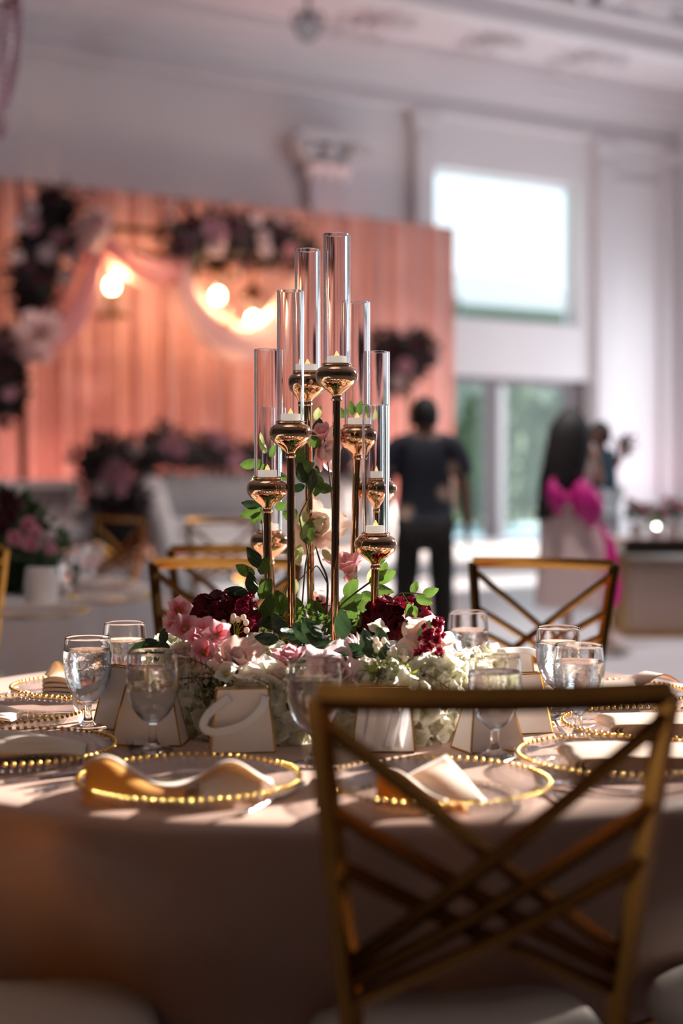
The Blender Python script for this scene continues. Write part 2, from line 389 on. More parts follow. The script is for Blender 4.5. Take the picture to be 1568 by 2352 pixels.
# acanthus capital above the drape
def capital(px, py, n, s=1.0):
    p = atp(px, py, WALL_C - .05); a = (p - W0).dot(U); z = p.z
    w = MB(); w.wbox(a - .30 * s, a + .30 * s, 0, .2, 0, z - .2)
    w.wbox(a - .62 * s, a + .62 * s, 0, .42, z + .42 * s, z + .55 * s)
    o = struct('trim_%d' % n, w, M['trim'])
    lf = MB()
    for row, (zz, h, cnt, sp) in enumerate([(z - .2, .35, 4, .30), (z + .05, .4, 3, .38), (z + .1, .5, 2, .52)]):
        for k in range(cnt):
            aa = a + (k - (cnt - 1) / 2) * sp * 2 / max(cnt - 1, 1) * .9
            def fn(u, v, aa=aa, zz=zz, h=h):
                ww = .16 * math.sin(PI * min(1, .15 + v * .8)); out = .22 + .28 * v * v
                return wp(aa + (u - .5) * 2 * ww, out - .2 * (2 * u - 1) ** 2 * .4, zz + h * s * (v - .25 * max(0, v - .75) * 4))
            lf.grid(fn, 5, 7)
    lf.build('acanthus_leaf', M['trim'], o)
    sc2 = MB()
    for sg in (-1, 1):
        pts = [wp(a + sg * (.50 * s + r * math.cos(t)), .36, z + .30 * s + r * math.sin(t)) for t, r in [(k * .5, .19 * s * (1 - k / 22)) for k in range(20)]]
        sc2.tube(pts, .045, 6)
    sc2.build('scroll', M['trim'], o)
capital(742, 395, 11)
# ceiling rosette in the coffer and relief on the soffit
def relief(px, py, z, n, s):
    p = atz(px, py, z); o = None
    w = MB()
    for k in range(10):
        a = 2 * PI * k / 10
        pts = [p + Vector((math.cos(a + t * .9) * s * (.25 + t), math.sin(a + t * .9) * s * (.25 + t), -.03 - .05 * math.sin(t * 3))) for t in [j / 6 for j in range(7)]]
        w.tube(pts, [.07 * s * (1 - j / 8) + .02 for j in range(7)], 6)
    w.lathe([(.01, -.14), (.16 * s, -.12), (.26 * s, 0)], 16, T(p))
    struct('trim_%d' % n, w, M['trim'], smooth=True)
for i, (px, py, z, s) in enumerate([(1400, 12, 8.6, 1.7), (1520, 60, 8.6, .9), (1350, 140, 8.18, .55), (860, 58, 8.18, .55), (1130, 100, 8.18, .45)]):
    relief(px, py, z, 13 + i, s)
# windows and doors
def framed(name, a0, a1, z0, z1, bars, fw, mt, b0=-.38, b1=-.28, hz=()):
    w = MB()
    w.wbox(a0, a0 + fw, b0, b1, z0, z1); w.wbox(a1 - fw, a1, b0, b1, z0, z1); w.wbox(a0, a1, b0, b1, z1 - fw, z1); w.wbox(a0, a1, b0, b1, z0, z0 + fw)
    o = struct(name, w, mt)
    for x, ww in bars:
        w = MB(); w.wbox(x - ww / 2, x + ww / 2, b0 + .01, b1 - .01, z0 + fw, z1 - fw); w.build('mullion', mt, o, smooth=False)
    for z in hz:
        w = MB(); w.wbox(a0 + fw, a1 - fw, b0 + .02, b1 - .02, z - .05, z + .05); w.build('crossbar', mt, o, smooth=False)
    ed = [a0 + fw] + [x for x, _ in bars] + [a1 - fw]
    for i in range(len(ed) - 1):
        w = MB(); w.wbox(ed[i], ed[i + 1], (b0 + b1) / 2 - .005, (b0 + b1) / 2 + .005, z0 + fw, z1 - fw); w.build('pane', M['pane'], o, smooth=False)
    return o
framed('window_1', aw0, aw1, zw0, zw1, [], .05, M['wframe'])
d1 = framed('door_1', ad0, ad1, 0.0, zd1, [(aw(1150, 1000), .24)], .13, M['frame'], -.36, -.22)
w = MB(); w.wbox(aw(1168, 1000), aw(1182, 1000), -.30, -.26, .2, zd1 - .13); w.build('sliding_stile', M['wframe'], d1, smooth=False)
w = MB(); w.wbox(aw(1318, 1000), ad1, -.4, -.2, .0, zd1 - .1); w.build('dark_jamb', M['frame'], d1, smooth=False)
w = MB()
for k in range(4): w.wbox(A_R + .05, A_R + .2, 12.5 + k * .94, 12.5 + k * .94 + .08, 5.3, 8.4)
w.wbox(A_R + .05, A_R + .2, 12.5, 15.4, 5.9, 5.96); struct('window_2', w, M['wframe'])  # unseen opening, shaped so the sun falls on the dining table
w = MB()
for k in range(5): w.wbox(A_R + .05, A_R + .2, .8 + k * 1.15, .8 + k * 1.15 + .1, 0, 4.6)
struct('door_2', w, M['wframe'])  # unseen door added so sun reaches the stage

# ------------------------------------------------------------------ outside the glass
w = MB(); w.wbox(-60, 120, -150, -.45, -.3, -.1); o = w.build('ground', M['grass'], smooth=False); o['kind'] = 'structure'
w = MB(); w.wbox(ad0 - 6, ad1 + 8, -14, -.46, -.1, -.02); o = w.build('terrace', M['paving'], smooth=False); o['kind'] = 'structure'
def house():
    c = 66.0
    p0, p1 = atp(1062, 700, c), atp(1420, 700, c); a0, a1 = (p0 - W0).dot(U), (p1 - W0).dot(U)
    b = -(c - WALL_C) * math.cos(ANG); ze = atp(1200, 708, c).z; zr = atp(1200, 641, c + 8).z
    t = thing('house', 'pale house with a tiled hip roof seen through the high window', 'house', wp((a0 + a1) / 2, b - 6, -.1))
    L = t.location
    def part(name, mb, m):
        mb.v = [tuple(Vector(v) - L) for v in mb.v]; return mb.build(name, m, t, smooth=False)
    w = MB(); w.wbox(a0 + .6, a1 - .6, b - 12, b - .6, -.1, ze); part('wall', w, M['house'])
    r0, r1 = a0 + (a1 - a0) * .32, a1 - (a1 - a0) * .1
    vs = [wp(a0, b, ze), wp(a1, b, ze), wp(a1, b - 13, ze), wp(a0, b - 13, ze), wp(r0, b - 6.5, zr), wp(r1, b - 6.5, zr)]
    w = MB(); w.add(vs, [(0, 1, 5, 4), (1, 2, 5), (2, 3, 4, 5), (3, 0, 4), (0, 3, 2, 1)]); part('roof', w, M['roof'])
    w = MB(); w.wbox(a0 - .1, a1 + .1, b, b + .25, ze - .3, ze); part('gutter', w, M['house'])
    for k in range(4):
        x = a0 + (a1 - a0) * (k + .5) / 4
        w = MB(); w.wbox(x - 1, x + 1, b - .65, b - .5, ze - 3.4, ze - 1.4); part('window', w, M['frame'])
house()
def scatter_leaf_mesh(name, blobs, n, size, m, parent=None, Mx=None, seed=1):
    r = random.Random(seed); w = MB(); tot = sum(q[1] ** 2 if not isinstance(q[1], tuple) else q[1][0] * q[1][2] for q in blobs)
    for c, rad in blobs:
        c = Vector(c); rr = rad if isinstance(rad, tuple) else (rad,) * 3
        k = max(6, int(n * (rr[0] * rr[2]) / tot))
        for _ in range(k):
            d = Vector((r.gauss(0, 1), r.gauss(0, 1), r.gauss(0, 1))).normalized()
            q = r.uniform(.55, 1.05); p = c + Vector((d.x * rr[0], d.y * rr[1], d.z * rr[2])) * q
            s = size * r.uniform(.6, 1.3); mt = aim(p, d + Vector((r.uniform(-.9, .9), r.uniform(-.9, .9), r.uniform(-.6, 1))), r.uniform(0, 6.28), s)
            w.add([(0, 0, 0), (.28, .08, .5), (0, 0, 1), (-.28, .08, .5)], [(0, 1, 2), (0, 2, 3)], mt)
        w.ell(c, tuple(x * .72 for x in rr), 10, 6)
    return w.build(name, m, parent, Mx, smooth=False)
for i, (px, py, c, r, lab) in enumerate([(1098, 1010, 33, 1.5, 'round green shrub outside the glass door beside the curtain edge'),
                                   (1212, 1075, 40, 1.3, 'dark low shrub outside the middle of the glass door'), (1150, 960, 52, 3.2, 'tall hedge shrub farther out behind the glass door'), (1290, 980, 50, 2.6, 'broad green shrub outside the far pane of the glass door')]):
    p = atp(px, py, c); t = thing('shrub', lab, 'shrub', (p.x, p.y, -.1))
    f = scatter_leaf_mesh('foliage', [((0, 0, p.z * .6 + .2), (r, r, max(1.1, p.z * .7))), ((.4, .2, p.z), (r * .7, r * .7, r * .8))], 700, .3, M['bush'], t, seed=i + 3); f['kind'] = 'stuff'
    w = MB(); w.tube([(0, 0, 0), (.05, 0, .6), (0, .03, 1.2)], [.09, .07, .04], 8); w.build('trunk', M['stem_d'], t)
w = MB(); w.wbox(ad0 - 2, ad1 + 4, -12, -6, -.02, .02); o = w.build('swimming_pool', M['pool'], smooth=False)
tag(o, 'blue pool on the terrace outside the glass door', 'pool')

# ------------------------------------------------------------------ stage, drape, gold frame with flowers and lanterns
DC, SC = 22.0, 17.1
ZS = .2
bD = (WALL_C - DC) * math.cos(ANG); bS = (WALL_C - SC) * math.cos(ANG)
st = MB(); st.wbox(-18, A_R - .02, .02, bS, 0, ZS - .03)
o = st.build('stage_platform', mat('white_stage_vinyl', (.70, .69, .70), .35), smooth=False)
tag(o, 'low white stage platform running along the far wall', 'stage')
w = MB(); w.wbox(-18.02, A_R - .02, .02, bS + .04, ZS - .03, ZS); w.build('top_board', bpy.data.materials['white_stage_vinyl'], o, smooth=False)
aD0, aD1 = aw(-300, 700, DC) , aw(1046, 700, DC)
def aD(px, py=700): return (atp(px, py, DC) - W0).dot(U)
zD = atp(500, 463, DC).z
dr = thing('pleated_drape', 'tall coral pleated drape hung across the stage behind the white sofa', 'drape', wp(aD0, bD, ZS), ANG)
NP = 11; pw = (aD(1046) - aD(-300)) / NP
for k in range(NP):
    r = random.Random(k); ph = [r.uniform(0, 6.3) for _ in range(5)]
    def fn(u, v, k=k, ph=ph):
        x = k * pw + u * pw
        y = .045 * math.sin(u * pw * 26 + ph[0] + .4 * math.sin(v * 2 + ph[1])) + .03 * math.sin(u * pw * 43 + ph[2]) + .03 * math.sin(u * pw * 9 + ph[3])
        return (x, y, v * (zD - ZS))
    w = MB(); w.grid(fn, 64, 5); w.build('curtain_panel', M['drape'], dr, sharp=0)
w = MB(); w.tube([(0, .06, zD - ZS - .02), (NP * pw, .06, zD - ZS - .02)], .03, 8); w.build('crossbar', M['fixture'], dr)
for x in (0.02, NP * pw * .5, NP * pw - .02):
    w = MB(); w.tube([(x, .09, 0), (x, .09, zD - ZS)], .03, 8); w.lathe([(.25, 0), (.25, .02)], 16, T(x, .09, 0)); w.build('upright_pole', M['fixture'], dr)

GC = 20.6                          # plane of the gold frame
def g(px, py, off=0.): return atp(px, py, GC - off)
gf = thing('gold_arch_frame', 'tall gold rectangular arch frame carrying the flower swags and lanterns', 'frame', g(45, 1270))
L = gf.location
def rel(o_loc, mb): mb.v = [tuple(Vector(v) - o_loc) for v in mb.v]; return mb
for nm, pa, pb, rr in [('top_bar', (60, 508), (722, 560), .055), ('lower_bar', (60, 568), (722, 610), .05), ('post', (52, None), (52, 505), .06), ('post', (722, None), (722, 560), .06)]:
    A = g(pa[0], pa[1]) if pa[1] else Vector((g(pa[0], 900).x, g(pa[0], 900).y, ZS)); B = g(pb[0], pb[1])
    if nm == 'post': B = Vector((A.x, A.y, B.z))
    w = MB(); w.tube([A, B], rr, 4); rel(L, w).build(nm, M['gold'], gf, smooth=False)
for px in (62, 250, 400, 560, 705):
    w = MB(); w.tube([g(px, 508 + (px - 60) * .0744), g(px, 568 + (px - 60) * .06)], .03, 6); rel(L, w).build('strut', M['gold'], gf)

def petal(L_, W_, cup, curl, nu=5, nv=6, ruf=0., seed=0, tip=.5):
    r = random.Random(seed); ph = r.uniform(0, 6)
    def fn(u, v):
        s = 2 * u - 1
        ww = W_ * (math.sin(PI * (.06 + v * (.94 - tip * .44))) ** .65)
        x = curl * L_ * v ** 2.5 - cup * W_ * s * s * (1 - .4 * v) + .25 * cup * W_ * math.sin(PI * v)
        x += ruf * L_ * math.sin(s * 5 + ph) * v * v
        z = L_ * v * (1 - .10 * s * s * v) + ruf * .5 * L_ * math.cos(s * 6 + ph) * v * v
        return (x, s * ww * .5, z)
    return fn, nu, nv
def petal_mesh(name, m, *a, **k):
    fn, nu, nv = petal(*a, **k); w = MB(); w.grid(fn, nu, nv); return w.mesh(name, m, sharp=0)
def bloom_mesh(name, m, R_=.06, layers=((5, 20, .7), (6, 48, .95), (6, 75, 1.1)), nu=4, nv=4, seed=0):
    r = random.Random(seed); w = MB(); w.ell((0, 0, R_ * .25), (R_ * .3, R_ * .3, R_ * .4), 8, 5)
    for cnt, op, s in layers:
        off = r.uniform(0, 6)
        for k in range(cnt):
            fn, a, b = petal(R_ * s, R_ * .95 * s, .25, .15, nu, nv, .05, r.randint(0, 99))
            w.grid(fn, a, b, RZ(off + 2 * PI * k / cnt + r.uniform(-.2, .2)) @ T(R_ * .06, 0, 0) @ RY(math.radians(op + r.uniform(-8, 8))))
    return w.mesh(name, m, sharp=0)
BL = {k: [bloom_mesh('bloom', M[k], .14, seed=s) for s in range(2)] for k in ('bl_w', 'bl_p', 'bl_b', 'bl_pp')}
def cluster(name, label, cat, blobs, blooms, n=900, size=.13, group=None, seed=1, fol=None, bs=1.0):
    base = Vector(blobs[0][0]); t = thing(name, label, cat, base, group=group)
    f = scatter_leaf_mesh('foliage', [(Vector(c) - base, r) for c, r in blobs], n, size, fol or M['fol'], t, seed=seed); f['kind'] = 'stuff'
    r = random.Random(seed)
    for p, rad, kk in blooms:
        d = (C0 - Vector(p)).normalized() + Vector((r.uniform(-.5, .5), r.uniform(-.3, .3), r.uniform(-.3, .5)))
        obj('rose', r.choice(BL[kk]), t, aim(Vector(p) - base, d, r.uniform(0, 6), rad / .14 * .62))
    return t
def gb(px, py, r, off=.3): return (g(px, py, off), r)
def bb(px, py, r, k, off=.75): return (g(px, py, off), r, k)
cluster('flower_garland', 'dark hanging garland of wine and pink roses on the upper corner of the gold frame', 'flowers',
        [gb(120, 470, .3), gb(105, 530, .36), gb(90, 600, .38), gb(80, 665, .36), gb(150, 480, .22), gb(65, 700, .22), gb(150, 540, .25)],
        [bb(75, 520, .15, 'bl_p'), bb(135, 545, .16, 'bl_p'), bb(108, 580, .17, 'bl_w'), bb(45, 515, .14, 'bl_w'), bb(165, 590, .13, 'bl_w'), bb(70, 480, .15, 'bl_w'),
         bb(95, 640, .13, 'bl_b'), bb(120, 450, .13, 'bl_b'), bb(60, 610, .13, 'bl_b'), bb(150, 640, .13, 'bl_w'), bb(40, 590, .12, 'bl_w')], seed=2)
cluster('flower_garland', 'wide dark garland of wine and pale roses along the gold frame top bar', 'flowers',
        [gb(440, 555, .42), gb(490, 545, .38), gb(545, 560, .4), gb(600, 560, .36), gb(650, 565, .38), gb(690, 590, .28), gb(425, 590, .25)],
        [bb(490, 525, .2, 'bl_p'), bb(497, 570, .2, 'bl_w'), bb(505, 540, .17, 'bl_p'), bb(605, 545, .15, 'bl_w'), bb(610, 575, .14, 'bl_w'), bb(670, 575, .17, 'bl_p'),
         bb(545, 530, .14, 'bl_b'), bb(440, 520, .14, 'bl_b'), bb(640, 530, .14, 'bl_b'), bb(560, 600, .14, 'bl_b'), bb(425, 560, .13, 'bl_b'), bb(590, 505, .13, 'bl_w'), bb(645, 505, .12, 'bl_w')], seed=3)
cluster('flower_garland', 'dark wine and pink flower cluster on a gold stand behind the candelabra', 'flowers',
        [gb(935, 815, .4), gb(905, 845, .34), gb(965, 810, .26), gb(880, 800, .25), gb(900, 880, .22)],
        [bb(930, 840, .17, 'bl_p'), bb(900, 810, .15, 'bl_b'), bb(950, 790, .14, 'bl_b'), bb(885, 850, .14, 'bl_b'), bb(970, 810, .12, 'bl_b'), bb(915, 875, .12, 'bl_w')], seed=4)
fs = thing('flower_stand', 'thin gold stand holding the flower cluster at the far end of the drape', 'stand', (g(940, 900).x, g(940, 900).y, ZS))
w = MB(); w.tube([(0, 0, 0), (0, 0, g(940, 830).z - ZS)], .035, 8); w.build('pole', M['gold'], fs)
w = MB(); w.lathe([(.3, 0), (.3, .03), (.05, .05)], 20); w.build('base', M['gold'], fs)
cluster('flower_garland', 'dark flower cluster low on the near post of the gold frame', 'flowers',
        [gb(2, 820, .35), gb(-5, 880, .35), gb(8, 930, .22)], [bb(20, 800, .14, 'bl_b'), bb(15, 850, .14, 'bl_b'), bb(22, 905, .12, 'bl_p')], seed=5)
# chiffon swags
def swag(label, pts, w0, off=.45, m='swag', seed=0):
    P = catmull([g(x, y, off) for x, y in pts], 8); r = random.Random(seed); base = P[0]
    ph = r.uniform(0, 6)
    def fn(u, v):
        i = min(int(v * (len(P) - 1)), len(P) - 2); f = v * (len(P) - 1) - i
        p = P[i].lerp(P[i + 1], f); t = (P[i + 1] - P[i]).normalized(); nn = N.cross(t).normalized()
        ww = w0 * (.45 + .55 * math.sin(PI * min(max(v, .03), .97)))
        s = u - .5
        return p + nn * s * ww + N * (.07 * math.sin(u * 17 + ph + v * 3) + .10 * math.cos(u * PI * 2 - PI)) - base
    w = MB(); w.grid(fn, 22, 40)
    o = w.build('fabric_swag', M[m], None, T(base), sharp=0)
    tag(o, label, 'drapery', 'chiffon swags on the gold frame'); return o
swag('pink chiffon swag dipping between the two upper flower garlands', [(215, 520), (265, 580), (330, 622), (390, 625), (430, 590)], .42)
swag('pink chiffon tail falling from the knot to the lower frame post', [(228, 510), (215, 600), (185, 690), (140, 765), (75, 800)], .5, seed=2)
swag('pale chiffon swag glowing round the two lanterns near the glass tubes', [(415, 600), (440, 690), (495, 760), (570, 790), (640, 740), (690, 640)], .55, m='swag_w', seed=3)
def bow(label, c, loops, m, s, seed):
    r = random.Random(seed); base = g(*c, .6); w = MB()
    for (dx, dy) in loops:
        tgt = g(c[0] + dx, c[1] + dy, .7) - base
        side = N.cross(tgt).normalized()
        def fn(u, v, tgt=tgt, side=side):
            ww = s * (.25 + .9 * math.sin(PI * v * .8)); return tgt * v + side * (u - .5) * ww + N * (.10 * math.sin(u * 9 + v * 5) + .22 * math.sin(PI * v))
        w.grid(fn, 9, 10)
    w.ell((0, 0, 0), s * .25, 10, 6)
    tag(w.build('fabric_bow', M[m], None, T(base), sharp=0), label, 'bow')
bow('blush fabric bow tied where the swags meet above the first lantern', (205, 515), [(-30, 30), (30, -18), (-15, -20), (45, -5), (20, 40), (-5, 60)], 'swag_w', .25, 1)
bow('white ruffled chiffon bow on the gold frame post below the garland', (80, 775), [(-50, -10), (-20, -60), (45, -55), (40, 10), (10, 60), (-30, 50), (60, -20)], 'swag_w', .24, 2)
# lanterns
for i, (px, py, lab) in enumerate([(257, 657, 'lit glass lantern hanging under the first dip of the pink swag'), (500, 680, 'lit glass lantern hanging beneath the wide top garland'), (581, 735, 'lit glass lantern hanging lowest, close to the glass tubes')]):
    p = g(px, py, .15); t = thing('hanging_lantern', lab, 'lantern', p - Vector((0, 0, .42)), group='lit lanterns hung from the gold frame')
    w = MB(); w.lathe([(.21, 0), (.22, .02), (.22, .05), (.16, .07)], 24); w.build('base_plate', M['gold'], t)
    w = MB(); w.lathe([(.17, .07), (.175, .72)], 24, cap=False); w.build('glass_cylinder', M['pane'], t)
    w = MB(); w.lathe([(.18, .72), (.19, .75), (.06, .88), (.03, .92)], 24); w.build('cap', M['gold'], t)
    w = MB(); w.tube([(0, 0, .92), (0, 0, .42 + g(px, 508 + px * .07).z - p.z)], .012, 6); w.build('hanging_cord', M['gold'], t)
    w = MB(); w.ell((0, 0, .42), (.075, .075, .09), 16, 12); w.build('bulb', mat('lantern_bulb', (1, .8, .5), .4, emit=((1, .66, .34), 40)) if i == 0 else bpy.data.materials['lantern_bulb'], t)
    w = MB(); w.lathe([(.03, .08), (.03, .33), (.02, .35)], 12); w.build('bulb_holder', M['gold'], t)
    point('lantern_light', p + N * .12 + Vector((0, 0, .12)), 55, (1, .55, .26), .08)
# uplights washing the drape
for px, pw_ in ((-20, 52), (150, 100), (420, 82), (700, 80), (930, 120)):
    q = atp(px, 1235, DC - 1.0); q.z = ZS + .15
    tg = atp(px, 800, DC)
    spot('drape_uplight', q, tg, pw_, (1, .42, .33), 95, .1)
for a_, z_, pw_ in ((aw(1480, 900), .3, 50),):
    spot('wall_uplight', wp(a_, 1.6, z_), wp(a_, 0, 3.0), pw_, (1, .45, .62), 100, .15)
spot('wall_wash', wp(-9, 2.2, 5.2), wp(-7.5, 0, 6.6), 25, (1, .62, .58), 130, .3)
spot('capital_uplight', wp(aw(745, 420), .45, 4.4), wp(aw(745, 300), .1, 7.0), 30, (1, .42, .42), 80, .1)

# ------------------------------------------------------------------ sofa, armchair, flowers on the stage
def rbox(w, c, d, r, M_=None, n=6):
    def fn(u, v):
        a = 2 * PI * u; e = .35
        def sg(x, p): return math.copysign(abs(x) ** p, x)
        b = PI * (v - .5)
        return (c[0] + d[0] / 2 * sg(math.cos(a), e) * sg(math.cos(b), r), c[1] + d[1] / 2 * sg(math.sin(a), e) * sg(math.cos(b), r), c[2] + d[2] / 2 * sg(math.sin(b), r))
    w.grid(fn, 32, 15, M_, 0, True); return w
FC = 19.3
def fa(px): return atp(px, 1150, FC)
s0, s1 = fa(312), fa(852); sw = (s1 - s0).length; mid = (s0 + s1) / 2
ztop = atp(470, 1086, FC).z
sf = thing('sofa', 'long white tufted sofa with rolled arms below the flower garland on stage', 'sofa', (mid.x, mid.y, ZS), ANG)
h = ztop - ZS
w = MB(); rbox(w, (0, .28, h * .55), (sw * .92, .22, h * .9), .3); w.build('backrest', M['sofa'], sf)
for sg in (-1, 1):
    w = MB(); pts = catmull([(sg * sw * .43, .25, h * .98), (sg * sw * .455, -.05, h * .86), (sg * sw * .47, -.35, h * .62), (sg * sw * .46, -.5, h * .32), (sg * sw * .45, -.5, .08)], 5)
    w.tube(pts, [.13 + .05 * math.sin(PI * i / (len(pts) - 1)) for i in range(len(pts))], 12); w.build('arm', M['sofa'], sf)
w = MB(); rbox(w, (0, -.12, h * .22), (sw * .9, .8, h * .26), .3); w.build('seat_base', M['sofa'], sf)
for k in range(3):
    w = MB(); rbox(w, ((k - 1) * sw * .29, -.14, h * .41), (sw * .285, .76, h * .14), .4); w.build('seat_cushion', M['sofa'], sf)
for k in range(4):
    w = MB(); w.lathe([(.025, 0), (.045, h * .1)], 10, T((-1 if k % 2 else 1) * sw * .42, -.42 if k < 2 else .3, 0)); w.build('leg', M['gold'], sf)
c0 = atp(85, 1180, FC); aw_ = (fa(188) - fa(-30)).length
ac = thing('armchair', 'white square armchair on the stage beside the dark flower column', 'armchair', (c0.x, c0.y, ZS), ANG)
zt = atp(90, 1102, FC).z - ZS
w = MB(); rbox(w, (0, .25, zt * .7), (aw_ * .95, .1, zt * .55), .25); w.build('back_panel', mat('grey_mauve_panel', (.40, .34, .34), .6), ac)
for x in (-.47, -.12, .47):
    w = MB(); w.box((x * aw_, .2, zt * .5), (.1, .16, zt)); w.build('frame_post', M['sofa'], ac, smooth=False)
w = MB(); w.box((0, .2, zt - .05), (aw_, .16, .1)); w.build('top_rail', M['sofa'], ac, smooth=False)
w = MB(); rbox(w, (0, -.1, zt * .38), (aw_, .7, zt * .22), .35); w.build('seat_cushion', M['sofa'], ac)
for x in (-.46, .46):
    w = MB(); rbox(w, (x * aw_, -.12, zt * .45), (.14, .7, zt * .5), .3); w.build('armrest', M['sofa'], ac)
    w = MB(); w.box((x * aw_, -.35, zt * .14), (.08, .08, zt * .28)); w.build('leg', M['sofa'], ac, smooth=False)
def f_(px, py, off=0.): return atp(px, py, FC - off)
cluster('sofa_garland', 'dark leafy garland with mauve roses lying along the back of the white sofa', 'flowers',
        [(f_(420, 1040), (.5, .3, .26)), (f_(260, 1040), (.4, .3, .26)), (f_(340, 1045), (.42, .3, .24)), (f_(500, 1045), (.45, .3, .24)), (f_(590, 1050), (.45, .3, .22)), (f_(680, 1050), (.5, .3, .22)), (f_(770, 1050), (.4, .3, .3)), (f_(380, 1010), (.25, .2, .2))],
        [(f_(395, 1022, .35), .2, 'bl_p'), (f_(410, 1038, .35), .17, 'bl_p'), (f_(490, 1005, .35), .16, 'bl_p'), (f_(545, 1060, .35), .18, 'bl_p'), (f_(310, 1030, .35), .14, 'bl_w'), (f_(248, 1030, .35), .15, 'bl_p'), (f_(510, 1015, .35), .15, 'bl_p'), (f_(620, 1040, .35), .14, 'bl_b'), (f_(700, 1030, .35), .15, 'bl_b'), (f_(780, 1080, .35), .17, 'bl_b'), (f_(760, 1030, .35), .14, 'bl_p')], 1100, .12, seed=7)
cluster('flower_tower', 'tall dark flower column with pink roses standing at the end of the white sofa', 'flowers',
        [(f_(262, 1200, .5), (.36, .3, .35)), (f_(250, 1130, .5), (.33, .3, .35)), (f_(225, 1070, .5), (.32, .3, .3)), (f_(300, 1150, .5), (.2, .2, .3)), (f_(262, 1245, .55), (.35, .3, .24))],
        [(f_(265, 1075, .9), .17, 'bl_p'), (f_(250, 1090, .9), .15, 'bl_p'), (f_(285, 1095, .9), .16, 'bl_p'), (f_(230, 1122, .9), .14, 'bl_w'), (f_(275, 1122, .9), .14, 'bl_p'), (f_(250, 1175, .9), .13, 'bl_b'), (f_(300, 1250, .9), .12, 'bl_b')], 1000, .13, seed=8)
# ------------------------------------------------------------------ people
def skin(name, J, E, R_, m, parent, root, sub=2, extra=None, vox=None, flat=None):
    names = list(J); idx = {k: i for i, k in enumerate(names)}
    me = bpy.data.meshes.new(name); me.from_pydata([J[k] for k in names], [(idx[a], idx[b]) for a, b in E], []); me.update()
    o = bpy.data.objects.new(name, me); COL.objects.link(o)
    md = o.modifiers.new('s', 'SKIN'); md.use_smooth_shade = True
    for k in names:
        sv = me.skin_vertices[0].data[idx[k]]; r = R_[k]
        sv.radius = (r, r) if not isinstance(r, tuple) else r
        sv.use_root = (k == root)
    sb = o.modifiers.new('u', 'SUBSURF'); sb.levels = sub; sb.render_levels = sub
    bpy.context.view_layer.update()
    dg = bpy.context.evaluated_depsgraph_get()
    me2 = bpy.data.meshes.new_from_object(o.evaluated_get(dg)); o.modifiers.clear(); o.data = me2
    if extra or vox:
        bm = bmesh.new(); bm.from_mesh(me2)
        if extra:
            tmp = extra.mesh('x', m); bm.from_mesh(tmp)
        bm.to_mesh(me2); bm.free()
    if vox:
        rm = o.modifiers.new('r', 'REMESH'); rm.mode = 'VOXEL'; rm.voxel_size = vox; rm.use_smooth_shade = True
        sm = o.modifiers.new('sm', 'SMOOTH'); sm.factor = .5; sm.iterations = 3
        bpy.context.view_layer.update(); dg = bpy.context.evaluated_depsgraph_get()
        me3 = bpy.data.meshes.new_from_object(o.evaluated_get(dg)); o.modifiers.clear(); o.data = me3
    o.data.materials.clear(); o.data.materials.append(m)
    o.data.polygons.foreach_set('use_smooth', [True] * len(o.data.polygons))
    if parent is not None: o.parent = parent
    return o
def head_mb(c, s, yaw):            # ovoid skull with jaw, nose, lips, brow and ears, facing +y before yaw
    w = MB(); Mx = T(Vector(c)) @ RZ(yaw) @ S(s)
    def fn(u, v):
        a = 2 * PI * u; b = PI * (v - .5); z = math.sin(b); r = math.cos(b)
        x = .078 * r * math.cos(a); y = .096 * r * math.sin(a)
        if z < 0: x *= 1 + .28 * z; y = y * (1 + .12 * z) + .012 * (-z)
        f = max(0, math.sin(a)) ** 6 * r
        y += .010 * f * math.exp(-((z + .05) / .2) ** 2)
        return (x, y, .118 * z)
    w.grid(fn, 28, 19, Mx, 0, True)
    w.ell((0, .103, -.022), (.014, .022, .028), 10, 8, Mx); w.ell((0, .098, -.062), (.026, .012, .010), 10, 6, Mx)
    w.ell((0, .088, .03), (.055, .014, .012), 10, 6, Mx)
    for q in (-1, 1): w.ell((q * .078, -.004, -.012), (.012, .022, .032), 10, 8, Mx)
    return w
def hand_pts(J, E, R_, side, wr, d, sp, s=1.0):      # palm and five tapered fingers from a wrist
    wr = Vector(wr); d = Vector(d).normalized(); sp = Vector(sp).normalized(); nn = d.cross(sp)
    k = 'palm' + side; J[k] = wr + d * .05 * s; R_[k] = (.022 * s, .022 * s); E.append(('wrist' + side, k))
    for i, (off, ln) in enumerate([(-.030, .070), (-.010, .082), (.010, .078), (.029, .060)]):
        a, b, c = ['f%s%d%d' % (side, i, q) for q in range(3)]
        J[a] = wr + d * .085 * s + sp * off * s; J[b] = J[a] + d * ln * .5 * s + nn * .012 * s; J[c] = J[b] + d * ln * .45 * s + nn * .022 * s
        R_[a], R_[b], R_[c] = .0095 * s, .0085 * s, .007 * s
        E += [(k, a), (a, b), (b, c)]
    J['t1' + side] = wr + d * .035 * s - sp * .035 * s; J['t2' + side] = wr + d * .075 * s - sp * .055 * s + nn * .01 * s
    R_['t1' + side], R_['t2' + side] = .011 * s, .0085 * s
    E += [(k, 't1' + side), ('t1' + side, 't2' + side)]
def eyes(t, c, s, yaw, m=None):
    for q in (-1, 1):
        w = MB(); w.ell((q * .031, .083, .006), .012, 10, 8, T(Vector(c)) @ RZ(yaw) @ S(s))
        w.build('eye', M['hair'], t)
